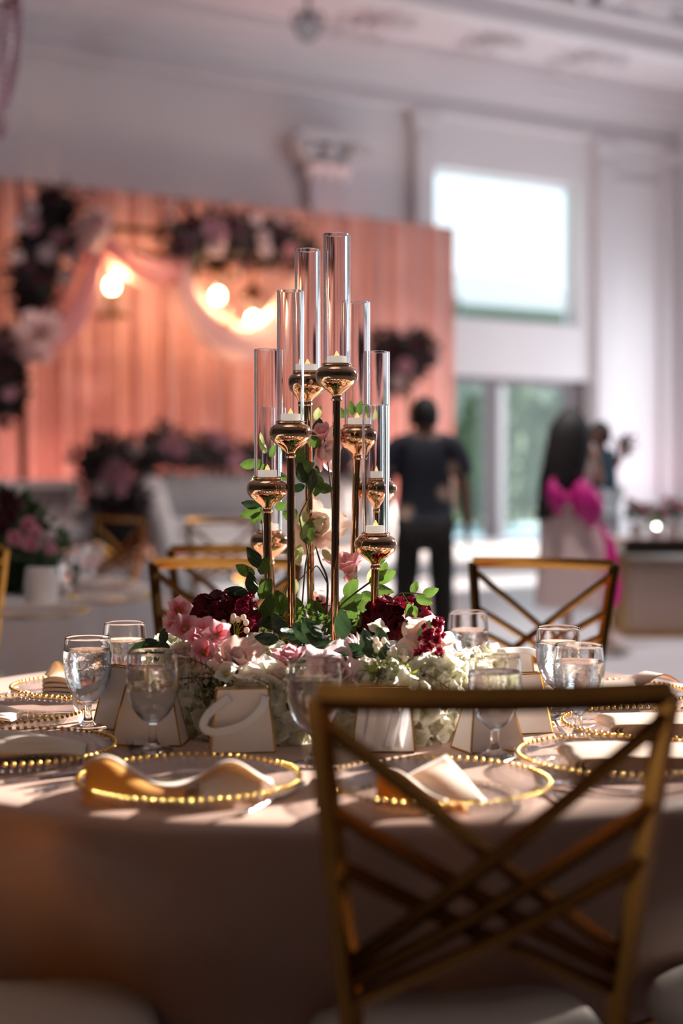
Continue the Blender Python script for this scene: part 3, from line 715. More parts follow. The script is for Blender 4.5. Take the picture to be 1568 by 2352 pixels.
# man seen from behind
pm = at(975, 1176, 9.1)
man = thing('person', 'person seen from behind in a dark navy floral shirt and black trousers, one arm hanging', 'person', (pm.x, 9.1, 0))
J = dict(pelvis=(0, 0, .92), waist=(0, 0, 1.08), chest=(0, -.01, 1.30), neckb=(0, -.01, 1.47), neck=(0, 0, 1.53), headc=(0, .01, 1.62),
         hipL=(-.10, 0, .88), kneeL=(-.125, .02, .48), ankL=(-.135, -.02, .09), toeL=(-.15, .15, .035), hipR=(.10, 0, .88), kneeR=(.115, .03, .48), ankR=(.125, -.01, .09), toeR=(.15, .15, .035),
         shL=(-.19, -.01, 1.43), elL=(-.245, -.01, 1.14), wristL=(-.25, .05, .89), shR=(.19, -.01, 1.43), elR=(.255, -.01, 1.14), wristR=(.275, .03, .90))
R_ = dict(pelvis=(.15, .11), waist=(.14, .10), chest=(.16, .11), neckb=.075, neck=.055, headc=.06, hipL=.085, kneeL=.058, ankL=.042, toeL=.035, hipR=.085, kneeR=.058, ankR=.042, toeR=.035,
          shL=.062, elL=.043, wristL=.027, shR=.062, elR=.043, wristR=.027)
E = [('pelvis', 'waist'), ('waist', 'chest'), ('chest', 'neckb'), ('neckb', 'neck'), ('neck', 'headc'), ('pelvis', 'hipL'), ('hipL', 'kneeL'), ('kneeL', 'ankL'), ('ankL', 'toeL'), ('pelvis', 'hipR'), ('hipR', 'kneeR'), ('kneeR', 'ankR'), ('ankR', 'toeR'),
     ('neckb', 'shL'), ('shL', 'elL'), ('elL', 'wristL'), ('neckb', 'shR'), ('shR', 'elR'), ('elR', 'wristR')]
J0, R0, E0 = dict(J), dict(R_), list(E)
hand_pts(J, E, R_, 'L', J['wristL'], (0, .1, -1), (0, 1, 0)); hand_pts(J, E, R_, 'R', J['wristR'], (.05, .1, -1), (0, 1, 0))
HC = (0, .02, 1.625)
skin('body', J, E, R_, M['skin'], man, 'pelvis', 2, head_mb(HC, 1.0, .15), .010)
eyes(man, HC, 1.0, .15)
def sub_fig(keys, edges, rad): return {k: J0[k] for k in keys}, edges, rad
shj = dict(hem=(0, 0, .83), pelvis=(0, 0, .95), waist=(0, 0, 1.1), chest=(0, -.01, 1.31), neckb=(0, -.01, 1.47), collar=(0, -.005, 1.515), shL=J0['shL'], slL=(-.245, -.01, 1.22), shR=J0['shR'], slR=(.25, -.01, 1.22))
skin('shirt', shj, [('hem', 'pelvis'), ('pelvis', 'waist'), ('waist', 'chest'), ('chest', 'neckb'), ('neckb', 'collar'), ('neckb', 'shL'), ('shL', 'slL'), ('neckb', 'shR'), ('shR', 'slR')],
     dict(hem=(.20, .145), pelvis=(.195, .14), waist=(.185, .13), chest=(.195, .135), neckb=(.10, .09), collar=.07, shL=.085, slL=.08, shR=.085, slR=.08), M['shirt'], man, 'waist')
trj = {k: J0[k] for k in ('pelvis', 'hipL', 'kneeL', 'ankL', 'hipR', 'kneeR', 'ankR')}
skin('trousers', trj, [('pelvis', 'hipL'), ('hipL', 'kneeL'), ('kneeL', 'ankL'), ('pelvis', 'hipR'), ('hipR', 'kneeR'), ('kneeR', 'ankR')],
     dict(pelvis=(.165, .125), hipL=.105, kneeL=.08, ankL=.075, hipR=.105, kneeR=.08, ankR=.075), M['denim'], man, 'pelvis')
for q, k in ((-1, 'L'), (1, 'R')):
    w = MB(); a = Vector(J0['ank' + k]); w.ell((a.x * 1.06, a.y + .08, .045), (.052, .145, .045), 14, 8); w.build('shoe', M['dark'], man)
def hair_cap(c, s, yaw, m, parent, drop=.3):
    w = MB()
    def fn(u, v):
        a = 2 * PI * u; face = max(0, math.sin(a)) ** 1.5
        lo = -drop * (1 - face) + .42 * face
        b = math.asin(max(-1, min(1, lo + (1 - lo) * v))); k = 1.10 + .02 * math.sin(a * 9)
        return (.080 * k * math.cos(b) * math.cos(a), .099 * k * math.cos(b) * math.sin(a) - .004, .124 * math.sin(b))
    w.grid(fn, 36, 9, T(Vector(c)) @ RZ(yaw) @ S(s), 0, True); return w.build('hair', m, parent)
hair_cap(HC, 1.03, .15, M['hair'], man, .55)

# woman carrying a child
YW = 9.8
pw_ = at(1305, 1176, YW)
wo = thing('person', 'long haired person in a pale blush dress with a magenta bow, carrying a child', 'person', (pw_.x, YW, 0))
def wl(px, py, dy=0.): q = at(px, py, YW + dy); return (q.x - pw_.x, dy, q.z)
J = dict(pelvis=(0, 0, .95), waist=(0, 0, 1.12), chest=(.01, .01, 1.30), neckb=(.015, .01, 1.44), neck=(.02, .015, 1.50), headc=(.02, .02, 1.58),
         hipL=(-.06, .04, .90), kneeL=(-.01, .04, .52), ankL=wl(1303, 1482, .02), hipR=(.07, -.03, .90), kneeR=(.17, -.03, .52), ankR=wl(1395, 1470, -.05),
         shL=(-.13, .08, 1.42), elL=(-.06, .28, 1.18), wristL=(.13, .34, 1.22), shR=(.15, -.05, 1.42), elR=(.24, .10, 1.18), wristR=(.29, .30, 1.12))
a, b = Vector(J['ankL']), Vector(J['ankR']); a.z = .10; b.z = .10; J['ankL'], J['ankR'] = tuple(a), tuple(b)
J['toeL'] = (a.x + .13, a.y + .03, .03); J['toeR'] = (b.x + .15, b.y + .02, .03)
R_ = dict(pelvis=(.14, .11), waist=(.105, .085), chest=(.13, .10), neckb=.055, neck=.042, headc=.05, hipL=.085, kneeL=.05, ankL=.033, toeL=.026, hipR=.085, kneeR=.05, ankR=.033, toeR=.026,
          shL=.048, elL=.034, wristL=.022, shR=.048, elR=.034, wristR=.022)
E = list(E0)
hand_pts(J, E, R_, 'L', J['wristL'], (1, -.1, .1), (0, 0, 1), .9); hand_pts(J, E, R_, 'R', J['wristR'], (.4, .8, .1), (0, 0, 1), .9)
HW = (.02, .03, 1.585)
skin('body', J, E, R_, M['skin_l'], wo, 'pelvis', 2, head_mb(HW, .97, -1.0), .010); eyes(wo, HW, .97, -1.0)
hair_cap(HW, 1.06, -1.0, M['hair'], wo, .5)
w = MB()
def hairfall(u, v):
    a = 2 * PI * u; z = 1.712 - .77 * v; dome = min(1, (.02 + v / .16) ** .5)
    rx = .118 + .035 * math.sin(PI * min(1, v * 1.15)) - .05 * max(0, v - .7) * 2; ry = .075 - .02 * v
    rx *= dome; ry *= dome * 1.15
    return (.005 - .16 * v ** 1.6 + rx * math.cos(a) * (1 + .06 * math.sin(a * 7 + v * 4)), -.055 - .055 * math.sin(PI * v) + ry * math.sin(a), z)
w.grid(hairfall, 30, 12, None, 0, True); w.build('long_hair', M['hair'], wo)
w = MB()
DR = [(.34, .05, .27, .20), (.62, .045, .25, .19), (.80, .025, .225, .17), (.95, 0, .205, .16), (1.06, 0, .165, .13), (1.14, 0, .145, .115), (1.28, .01, .165, .125), (1.40, .015, .165, .105), (1.455, .015, .11, .08)]
def dress(u, v):
    q = v * (len(DR) - 1); i = min(int(q), len(DR) - 2); f = q - i; A = [DR[i][k] * (1 - f) + DR[i + 1][k] * f for k in range(4)]
    a = 2 * PI * u; rip = 1 + (.06 * math.sin(a * 9) + .04 * math.sin(a * 5 + 1)) * max(0, (1.0 - A[0])) * 1.4
    return (A[1] + A[2] * math.cos(a) * rip, A[3] * math.sin(a) * rip, A[0])
w.grid(dress, 56, 25, None, 0, True); w.build('dress', M['dress'], wo)
for (px, py, rx, rz, lab) in [(1274, 1142, .060, .105, 1), (1347, 1156, .110, .14, 2)]:
    c = Vector(wl(px, py, -.19)); w = MB()
    def lobe(u, v, rx=rx, rz=rz):
        a = 2 * PI * u; b = PI * (v - .5); k = 1 + .10 * math.sin(a * 5 + 1) * math.cos(b)
        return (rx * math.cos(a) * math.cos(b) * k, .07 * math.sin(a) * math.cos(b), rz * math.sin(b) * k - .03 * math.cos(a))
    w.grid(lobe, 26, 14, T(c), 0, True); w.build('bow_loop', M['magenta'], wo)
w = MB(); c = Vector(wl(1302, 1145, -.19)); w.ell(c, (.035, .04, .045), 12, 8); w.build('bow_knot', M['magenta'], wo)
w = MB()
P = catmull([wl(1378, 1205, -.17), wl(1400, 1250, -.17), wl(1404, 1310, -.19), wl(1412, 1350, -.2), wl(1408, 1392, -.19)], 8)
def tail(u, v):
    i = min(int(v * (len(P) - 1)), len(P) - 2); p = P[i].lerp(P[i + 1], v * (len(P) - 1) - i)
    ww = .022 + .035 * v - .03 * max(0, v - .8) * 4
    return p + Vector(((u - .5) * 2 * ww, .03 * math.sin(u * 9 + v * 6), 0))
w.grid(tail, 12, 24); w.build('ribbon_tail', M['hotpink'], wo, sharp=0)
for k, pos in (('L', J['ankL']), ('R', J['ankR'])):
    w = MB(); p = Vector(pos); w.ell((p.x + .05, p.y + .01, .045), (.125, .042, .04), 14, 8); w.tube([(p.x - .05, p.y, .07), (p.x - .055, p.y, .0)], [.012, .007], 8); w.build('heeled_shoe', M['seat'], wo)
# child on her arm
kc = Vector(wl(1380, 1095, .16)); kid = thing('child', 'small child in a teal shirt and pale trousers, carried on an arm', 'child', kc + Vector((pw_.x, YW, 0)) - Vector((0, .0, 0)))
k0 = kc
def kl(px, py, dy=.16): return tuple(Vector(wl(px, py, dy)) - k0)
J = dict(pelvis=kl(1385, 1130), chest=kl(1382, 1070), neckb=kl(1380, 1045), neck=kl(1379, 1030), headc=kl(1378, 1012), hipL=kl(1372, 1142, .12), kneeL=kl(1382, 1180, .02), ankL=kl(1386, 1222, .06),
         hipR=kl(1398, 1140, .2), kneeR=kl(1404, 1178, .12), ankR=kl(1408, 1216, .16), toeL=kl(1398, 1234, .02), toeR=kl(1418, 1228, .12), shL=kl(1360, 1052), elL=kl(1345, 1085, .10), wristL=kl(1335, 1070, .05),
         shR=kl(1400, 1052), elR=kl(1415, 1072, .10), wristR=kl(1424, 1045, .06))
R_ = dict(pelvis=.085, chest=.085, neckb=.05, neck=.035, headc=.04, hipL=.055, kneeL=.042, ankL=.03, toeL=.024, hipR=.055, kneeR=.042, ankR=.03, toeR=.024, shL=.038, elL=.03, wristL=.02, shR=.038, elR=.03, wristR=.02)
E = [('pelvis', 'chest'), ('chest', 'neckb'), ('neckb', 'neck'), ('neck', 'headc')] + [(x + s_, y + s_) for s_ in 'LR' for x, y in (('hip', 'knee'), ('knee', 'ank'), ('ank', 'toe'), ('sh', 'el'), ('el', 'wrist'))] + [('pelvis', 'hipL'), ('pelvis', 'hipR'), ('neckb', 'shL'), ('neckb', 'shR')]
Jk = dict(J)
hand_pts(J, E, R_, 'L', J['wristL'], (-.6, -.2, .6), (0, 0, 1), .6); hand_pts(J, E, R_, 'R', J['wristR'], (.3, -.1, 1), (1, 0, 0), .6)
HK = tuple(Vector(kl(1378, 999)))
skin('body', J, E, R_, M['skin'], kid, 'pelvis', 2, head_mb(HK, .78, 2.6), .008); eyes(kid, HK, .78, 2.6)
hair_cap(HK, .83, 2.6, M['hair'], kid, .55)
skin('shirt', {k: Jk[k] for k in ('pelvis', 'chest', 'neckb', 'shL', 'elL', 'shR', 'elR')}, [('pelvis', 'chest'), ('chest', 'neckb'), ('neckb', 'shL'), ('shL', 'elL'), ('neckb', 'shR'), ('shR', 'elR')],
     dict(pelvis=.11, chest=.11, neckb=.062, shL=.058, elL=.05, shR=.058, elR=.05), M['teal'], kid, 'chest')
skin('trousers', {k: Jk[k] for k in ('pelvis', 'hipL', 'kneeL', 'ankL', 'hipR', 'kneeR', 'ankR')}, [('pelvis', 'hipL'), ('hipL', 'kneeL'), ('kneeL', 'ankL'), ('pelvis', 'hipR'), ('hipR', 'kneeR'), ('kneeR', 'ankR')],
     dict(pelvis=.095, hipL=.07, kneeL=.058, ankL=.048, hipR=.07, kneeR=.058, ankR=.048), M['pale_trs'], kid, 'pelvis')
q = at(1430, 1022, YW + .2); cluster('flower_posy', 'small dark posy held up in the hand of the carried child', 'flowers', [((q.x, q.y, q.z), .05), ((q.x + .04, q.y, q.z + .01), .035)], [((q.x, q.y - .05, q.z), .03, 'bl_b')], 60, .05, seed=12)

# ------------------------------------------------------------------ chairs
def make_chair(label, group, width=.41, ztop=.975):
    t = thing('banquet_chair', label, 'chair', (0, 0, 0), 0, group)
    k = width / .41; dz = ztop - .975
    def ux(z): return (.163 + .044 * max(0, (z - .60)) / .37 + .010 * max(0, .45 - z) / .45) * k
    def uy(z): return -.055 * max(0, (z - .60)) / .37 - .05 * max(0, .47 - z) / .47
    top = .97
    for sg in (-1, 1):
        w = MB(); w.tube([(sg * ux(z), uy(z), z + (dz if z > .5 else 0)) for z in (0, .22, .45, .60, .78, .88, top)], .0145, 4, up=(1, 1, 0))
        w.lathe([(.016, 0), (.018, .012)], 10, T(sg * ux(0), uy(0), 0)); w.build('rear_leg', M['gold'], t, sharp=30)
    def bow(x): return -.030 * (1 - (x / (.21 * k)) ** 2)
    w = MB(); xs_ = [(-1 + 2 * i / 10) * ux(top) for i in range(11)]
    w.tube([(x, uy(top) + bow(x), top + dz) for x in xs_], .0155, 4, up=(0, 1, 1)); w.build('top_rail', M['gold'], t, sharp=30)
    for sg in (-1, 1):
        for za, zb in ((.945, .655), (.84, .635), (.775, .612)):
            xa, xb = -sg * ux(za), sg * ux(zb); pts = []
            for i in range(9):
                f = i / 8; x = xa + (xb - xa) * f; z = za + (zb - za) * f
                pts.append((x, uy(z) + bow(x) * (.75) * math.sin(PI * min(1, max(0, f))) ** .5 + sg * .0055, z + dz))
            w = MB(); w.tube(pts, .0098, 4, up=(0, 1, 1)); w.build('lattice_bar', M['gold'], t, sharp=30)
    for sg in (-1, 1):
        w = MB(); w.tube([(sg * .175 * k, .37, .45), (sg * .18 * k, .385, .22), (sg * .185 * k, .40, 0)], .0135, 4, up=(1, 1, 0)); w.build('front_leg', M['gold'], t, sharp=30)
        w = MB(); w.tube([(sg * .172 * k, -.03, .22), (sg * .181 * k, .385, .22)], .009, 6); w.build('stretcher', M['gold'], t)
    w = MB(); w.tube([(-.165 * k, .0, .445), (.165 * k, .0, .445), (.178 * k, .37, .445), (-.178 * k, .37, .445), (-.165 * k, .0, .445)], .012, 4); w.build('seat_frame', M['gold'], t, sharp=30)
    w = MB()
    def cu(u, v):
        a = 2 * PI * u; b = PI * (v - .5); e = .62
        def sg_(x, p): return math.copysign(abs(x) ** p, x)
        return (.205 * k * sg_(math.cos(a), e) * sg_(math.cos(b), .35), .195 + .20 * sg_(math.sin(a), e) * sg_(math.cos(b), .35), .487 + .034 * sg_(math.sin(b), .8))
    w.grid(cu, 40, 15, None, 0, True); w.build('seat_cushion', M['seat'], t)
    return t
ch0 = make_chair('large gold lattice chair back nearest the viewer, in front of the napkin peak', 'gold lattice chairs at the dining table', .392, .985)
rz = math.radians(4.0)
q = at(1127, 1600, 1.545); ch0.location = (q.x + .055 * math.sin(rz), q.y + .085, 0); ch0.rotation_euler = (0, 0, rz)
def chair(label, X, Y, rz_deg, group='gold lattice chairs at the dining table', s=1.04):
    c = copy_tree(ch0); c['label'] = label; c['group'] = group; c.location = (X, Y, 0); c.rotation_euler = (0, 0, math.radians(rz_deg)); c.scale = (s, s, 1.0); return c
chair('white cushioned gold chair at the cut lower corner, turned side on to the tablecloth', -.63, 1.80, -84, s=1.0)
chair('white cushioned gold chair beside the cloth folds, back out of frame', .775, 1.80, 40, s=1.0)
chair('gold lattice chair facing us behind the pink blossoms and the stemmed glasses', at(514, 1176, 4.02).x, 3.98, 178)
chair('gold lattice chair facing us before the carried child, behind three water glasses', at(1228, 1176, 4.02).x, 3.98, 157)
G2 = 'gold lattice chairs at the farther tables'
chair('gold chair cut by the picture edge, backed up to the farther round table', -1.36, 4.86, 12, G2)
chair('gold lattice chair seen through the frame of the chair behind the pink blossoms', at(530, 1176, 4.78).x, 4.78, 182, G2)
chair('small distant gold chair in front of the white sofa', at(509, 1176, 8.0).x, 8.0, 180, G2, s=1.0)
chair('distant gold chair beside the dark flower column', at(262, 1176, 8.4).x, 8.4, 150, G2, s=1.0)

# ------------------------------------------------------------------ farther round table
def cloth_mesh(R_, ztop, nf, amp, push=(), seed=0, n=220):
    r = random.Random(seed); ph = [r.uniform(0, 6.3) for _ in range(4)]; w = MB(); rows = []
    prof = [(0.02, 0)] + [(R_ * f, 0) for f in (.2, .4, .6, .75, .88, .95, .985)] + [(R_ + .004, .006), (R_ + .012, .02)] + [(R_ + .015, d) for d in (.05, .1, .17, .26, .36, .48, .6, .7, ztop)]
    def fn(u, v):
        i = round(v * (len(prof) - 1)); rr, d = prof[i]; a = 2 * PI * u
        if d > 0:
            k = (d / ztop) ** .8
            rr += amp * k * (math.sin(a * nf + ph[0] + .5 * math.sin(a * 3 + ph[1])) + .45 * math.sin(a * nf * 1.7 + ph[2])) + .03 * k
            if d > .12:
                for (pa, pw2, dep) in push:
                    dd = (a - pa + PI) % (2 * PI) - PI; rr -= dep * math.exp(-(dd / pw2) ** 2) * min(1, (d - .1) / .12)
        else:
            d = -.0008 * math.sin(rr * 30 + a * 5) * (1 if rr > .1 else 0)
        return (rr * math.cos(a), rr * math.sin(a), ztop - d)
    w.grid(fn, n, len(prof), None, 0, True)
    w.add([(0.02 * math.cos(2 * PI * i / 12), .02 * math.sin(2 * PI * i / 12), ztop) for i in range(12)], [tuple(range(12))])
    return w
T2 = Vector((-1.74, 6.05, 0))
o = cloth_mesh(.914, .76, 17, .02, seed=4).build('tablecloth', M['cloth2'], None, T(T2), sharp=0)
tag(o, 'grey mauve cloth on the farther round table at the picture edge', 'tablecloth')
cluster('flower_centrepiece', 'low wine and pink flower centrepiece on the farther round table', 'flowers',
        [(tuple(at(40, 1235, 5.75)), (.16, .12, .13)), (tuple(at(100, 1285, 5.7)), (.10, .1, .09)), (tuple(at(5, 1190, 5.8)), (.10, .1, .12)), (tuple(at(20, 1320, 5.75)), (.12, .1, .12))],
        [(at(12, 1150, 5.6), .07, 'bl_b'), (at(38, 1160, 5.6), .05, 'bl_b'), (at(0, 1200, 5.6), .07, 'bl_b'), (at(65, 1205, 5.6), .05, 'bl_pp'), (at(80, 1225, 5.55), .05, 'bl_pp'), (at(35, 1235, 5.55), .05, 'bl_pp'), (at(70, 1250, 5.55), .05, 'bl_pp'), (at(100, 1240, 5.55), .05, 'bl_w'), (at(20, 1185, 5.55), .05, 'bl_b'), (at(115, 1260, 5.55), .04, 'bl_pp')],
        500, .07, seed=21, fol=M['bush'])
p = atz(95, 1388, .76); p.z = .762
w = MB(); w.lathe([(.05, 0), (.058, .01), (.062, .08), (.055, .13), (.05, .135), (.052, .125), (.054, .02)], 24)
tag(w.build('vase', M['vase'], None, T(p)), 'small white vase under the flowers on the farther round table', 'vase')
# ------------------------------------------------------------------ glasses, plates and other tableware
GOB = [(.0005, .0005), (.033, .0005), (.0345, .003), (.030, .006), (.014, .011), (.0075, .022), (.0068, .038), (.0078, .046), (.016, .053), (.027, .064), (.036, .080), (.0415, .098), (.0440, .118), (.0442, .135), (.0428, .152), (.0410, .168), (.0404, .170)]
GOBI = [(.0398, .168), (.0415, .152), (.0428, .135), (.0426, .118), (.0400, .098), (.0345, .080), (.0255, .0665), (.013, .0575), (.0005, .055)]
gob_me = None; wat_me = {}
def lerp_prof(P, z):
    for (r0, z0), (r1, z1) in zip(P, P[1:]):
        if min(z0, z1) <= z <= max(z0, z1): return r0 + (r1 - r0) * (z - z0) / (z1 - z0)
def smooth_prof(P, k=4):
    out = []
    for i in range(len(P) - 1):
        a, b, c, d = [Vector((*P[max(0, min(len(P) - 1, i + q))], 0)) for q in (-1, 0, 1, 2)]
        for j in range(k):
            t = j / k; v = .5 * (2 * b + (c - a) * t + (2 * a - 5 * b + 4 * c - d) * t * t + (3 * b - a - 3 * c + d) * t ** 3); out.append((max(.0003, v.x), v.y))
    return out + [P[-1]]
def goblet(label, p, level, group):
    global gob_me
    t = thing('water_goblet', label, 'glass', p, rnd.uniform(0, 6), group)
    if gob_me is None:
        w = MB(); w.lathe(smooth_prof(GOB[1:], 3) + smooth_prof(GOBI, 3), 48); gob_me = w.mesh('glass_bowl', M['glass'], sharp=50)
    obj('glass_bowl', gob_me, t)
    key = round(level, 3)
    if key not in wat_me:
        inn = [(r + .0004, z - .0003) for r, z in smooth_prof(GOBI, 3)[::-1] if z < level]
        rl = lerp_prof(GOBI, level) + .0004
        w = MB(); w.lathe([(.0004, .0546)] + inn[1:] + [(rl, level), (rl - .0015, level - .0012), (.0005, level - .0012)], 48); wat_me[key] = w.mesh('water', M['water'], sharp=50)
    obj('water', wat_me[key], t)
    return t
TG = 'stemmed water glasses on the dining table'
def tz(px, Y, z=.761): q = at(px, 1176, Y); return Vector((q.x, Y, z))
for px, Y, lv, lab in [(200, 2.60, .146, 'stemmed water glass standing between the two side plates, strongly reflecting pink'),
                       (286, 2.86, .135, 'stemmed water glass behind the others at the leafy end of the flowers, pale rim'),
                       (349, 2.385, .142, 'stemmed water glass in front of the wide white card bag and dark spoon'),
                       (722, 2.27, .140, 'stemmed water glass partly behind the corner of the near chair back'),
                       (1137, 2.33, .143, 'stemmed water glass behind the near chair rail, before the white hydrangeas'),
                       (1330, 2.485, .140, 'stemmed water glass overlapping another, the nearer of the pair by the rolled napkins'),
                       (1283, 2.78, .140, 'stemmed water glass overlapped by another, the farther of the pair below the lattice chair'),
                       (1075, 3.10, .130, 'small looking water glass behind the blush peony and far chair post')]:
    goblet(lab, tz(px, Y), lv, TG)
# charger plates with beaded rims
w = MB(); w.lathe(smooth_prof([(.0005, .004), (.105, .004), (.118, .007), (.140, .017), (.158, .0215), (.160, .020), (.142, .0145), (.122, .004), (.112, 0), (.0005, 0)], 3), 72); PL = w.mesh('plate_body', M['plate'], sharp=50)
w = MB(); w.ell((0, 0, 0), .0036, 10, 8); BD = w.mesh('bead', M['bead_gold'])
w = MB()
for k in range(78):
    a = 2 * PI * k / 78; w.ell((.1625 * math.cos(a), .1625 * math.sin(a), .0165), .0046, 7, 5)
CB = w.mesh('clear_bead_ring', M['plate'])
NB = 78
def charger(label, X, Y, tilt=0):
    t = thing('charger_plate', label, 'plate', (X, Y, .7612), rnd.uniform(0, 6), 'beaded glass charger plates')
    obj('plate_body', PL, t); o = obj('clear_bead_ring', CB, t); o['kind'] = 'stuff'
    for k in range(NB):
        a = 2 * PI * k / NB; obj('bead', BD, t, T(.1625 * math.cos(a), .1625 * math.sin(a), .0238))
    return t
PT = {}
for key, px, py, lab in [('p1', 434, 1790, 'gold beaded glass plate with the wave folded napkin, next to the near chair'),
                         ('p2', 1002, 1797, 'gold beaded glass plate seen through the lattice of the near chair back'),
                         ('p3', 36, 1718, 'gold beaded glass plate cut by the edge, holding the shiny cream roll'),
                         ('p4', 2, 1634, 'gold beaded glass plate behind the cream roll plate, with a small pale napkin'),
                         ('p5', 205, 1578, 'gold beaded glass plate farthest along the shaded side, with a peaked white napkin'),
                         ('p6', 1424, 1738, 'gold beaded glass plate under the leaf shaped stacked napkin by the near chair post'),
                         ('p7', 1500, 1663, 'gold beaded glass plate under the tightly rolled napkin with open folds'),
                         ('p8', 1395, 1592, 'gold beaded glass plate behind the pair of water glasses')]:
    p = atz(px, py, .78); PT[key] = p; charger(lab, p.x, p.y)
for lab, px, py in [('gold beaded plate on the farther round table, below its flowers', 255, 1372), ('gold beaded plate at the near edge of the farther round table', 90, 1405), ('gold beaded plate across the farther round table near the sofa', 215, 1342)]:
    q = atz(px, py, .78); charger(lab, q.x, q.y)
for lab, px, Y in [('sparkling water glass beside the white vase on the farther table', 160, 5.35), ('water glass behind another on the farther round table', 190, 6.1), ('water glass at the far rim of the farther round table', 215, 6.45)]:
    goblet(lab, tz(px, Y), .140, 'stemmed water glasses on the farther table')
# napkins
def sheet(w, fn, nu, nv, th=.003, m=0):     # closed thin sheet
    def top(u, v): return Vector(fn(u, v))
    e = 1e-3; P = [[None] * nu for _ in range(nv)]; Q = [[None] * nu for _ in range(nv)]
    for j in range(nv):
        for i in range(nu):
            u, v = i / (nu - 1), j / (nv - 1); p = top(u, v)
            du = top(min(1, u + e), v) - top(max(0, u - e), v); dv = top(u, min(1, v + e)) - top(u, max(0, v - e))
            n = du.cross(dv); n = n.normalized() if n.length > 1e-12 else Vector((0, 0, 1))
            P[j][i] = p + n * th / 2; Q[j][i] = p - n * th / 2
    vs = [p for r in P for p in r] + [p for r in Q for p in r]; k = nu * nv; fs = []
    for j in range(nv - 1):
        for i in range(nu - 1):
            a = j * nu + i; fs.append((a, a + 1, a + nu + 1, a + nu)); fs.append((k + a, k + a + nu, k + a + nu + 1, k + a + 1))
    for i in range(nu - 1):
        fs.append((i, k + i, k + i + 1, i + 1)); b = (nv - 1) * nu + i; fs.append((b, b + 1, k + b + 1, k + b))
    for j in range(nv - 1):
        a = j * nu; fs.append((a, a + nu, k + a + nu, k + a)); b = a + nu - 1; fs.append((b, k + b, k + b + nu, b + nu))
    w.add(vs, fs, None, m); return w
def roll_stack(L_, W_, layers, th, seed, taper=.3, lens=0.):   # nested folds: the rounded ends face -x
    w = MB()
    for k in range(layers):
        h = (k + .55) / layers * th; x0 = -L_ / 2 + (th - h) * 1.6
        def fn(u, v, k=k, h=h, x0=x0):
            q = u * 2 - 1; y = (v - .5) * W_
            if abs(q) < .3:
                a = q / .3 * PI / 2; x = x0 + h * 1.6 * (1 - math.cos(a)); z = h * math.sin(a)
            else:
                f = (abs(q) - .3) / .7; x = x0 + h * 1.6 + f * (L_ / 2 - x0 - h * 1.6 - .004 * k); z = math.copysign(h * (1 - taper * f), q)
            bulge = 1 + lens * math.sin(PI * (x / L_ + .5)); edge = 1 - .18 * (2 * v - 1) ** 4
            return (x + .006 * math.sin(v * 5 + k), y, th + .0015 + z * bulge * edge if q > 0 else th + .0015 + z)
        sheet(w, fn, 40, 9, .0020)
    return w
def napk(label, p, rz, dz=.006):
    t = thing('folded_napkin', label, 'napkin', (p.x, p.y, .7612 + dz), rz, 'ivory satin napkins on the charger plates'); return t
# p1: wave-shaped napkin
t = napk('ivory satin napkin folded in an open wave with a golden lining, on the near plate', Vector((PT['p1'].x - .012, PT['p1'].y - .03, 0)), math.radians(3))
def h1(x): return .010 + .046 * math.exp(-((x + .105) / .05) ** 2) + .040 * math.exp(-((x - .075) / .045) ** 2)
def top1(u, v):
    x = -.135 + .27 * u; h = h1(x); yb = .075 - .02 * u; yr = -.035 + .01 * math.sin(u * 6)
    y = yb + (yr - yb) * v; z = h * math.sin(PI / 2 * v) ** .8 + .002
    return (x, y, z)
def front1(u, v):
    x = -.128 + .140 * u; h = h1(x) * .97; y = -.035 + .01 * math.sin((x + .135) / .27 * 6) - .035 * v * (1 - .4 * u); z = max(.001, h * (1 - v ** 1.4) * (1 - .15 * u) + .001)
    return (x, y - .002, z)
w = MB(); sheet(w, top1, 30, 12); w.build('satin_top', M['napkin'], t, sharp=0)
w = MB(); sheet(w, front1, 24, 10); g_ = w.build('lining_fold', M['napkin_gold'], t, sharp=0); g_['label'] = 'golden satin lining of the open fold'
def tip1(u, v): x = .035 + .085 * u; return (x, -.028 - .05 * v * (1 - u * .5) - .004, max(.001, h1(x) * .9 * (1 - v) + .001))
w = MB(); sheet(w, tip1, 16, 8); w.build('satin_flap', M['napkin'], t, sharp=0)
# p2: peaked napkin
t = napk('ivory satin napkin with a raised white peak and golden fold, behind the chair lattice', Vector((PT['p2'].x + .0, PT['p2'].y - .035, 0)), math.radians(-4))
def pk(u, v):
    x = -.045 + .11 * v + (u - .5) * .0; a = u
    apex = Vector((.012, .035, .052)); l = Vector((-.06, -.01, .022)); r_ = Vector((.068, -.055, .004)); f = Vector((-.02, -.075, .004))
    p = l.lerp(apex, u).lerp(f.lerp(r_, u), v); p.z += .012 * math.sin(PI * u) * math.sin(PI * v); return p
w = MB(); sheet(w, pk, 14, 14); w.build('satin_peak', M['napkin'], t, sharp=0)
def gf2(u, v):
    x = -.085 + .125 * u; h = .044 * math.exp(-((x + .07) / .05) ** 2) + .006; y = -.045 - .035 * u - .018 * v; return (x, y, max(.001, h * (1 - v ** 1.5)))
w = MB(); sheet(w, gf2, 22, 10); g_ = w.build('lining_fold', M['napkin_gold'], t, sharp=0); g_['label'] = 'golden satin lining of the fold'
def bk2(u, v):
    x = -.088 + .10 * u; h = .044 * math.exp(-((x + .07) / .05) ** 2) + .006; return (x, .03 - .075 * v - .03 * u * v, max(.001, h * math.sin(PI / 2 * v) ** .7))
w = MB(); sheet(w, bk2, 18, 10); w.build('satin_fold', M['napkin'], t, sharp=0)
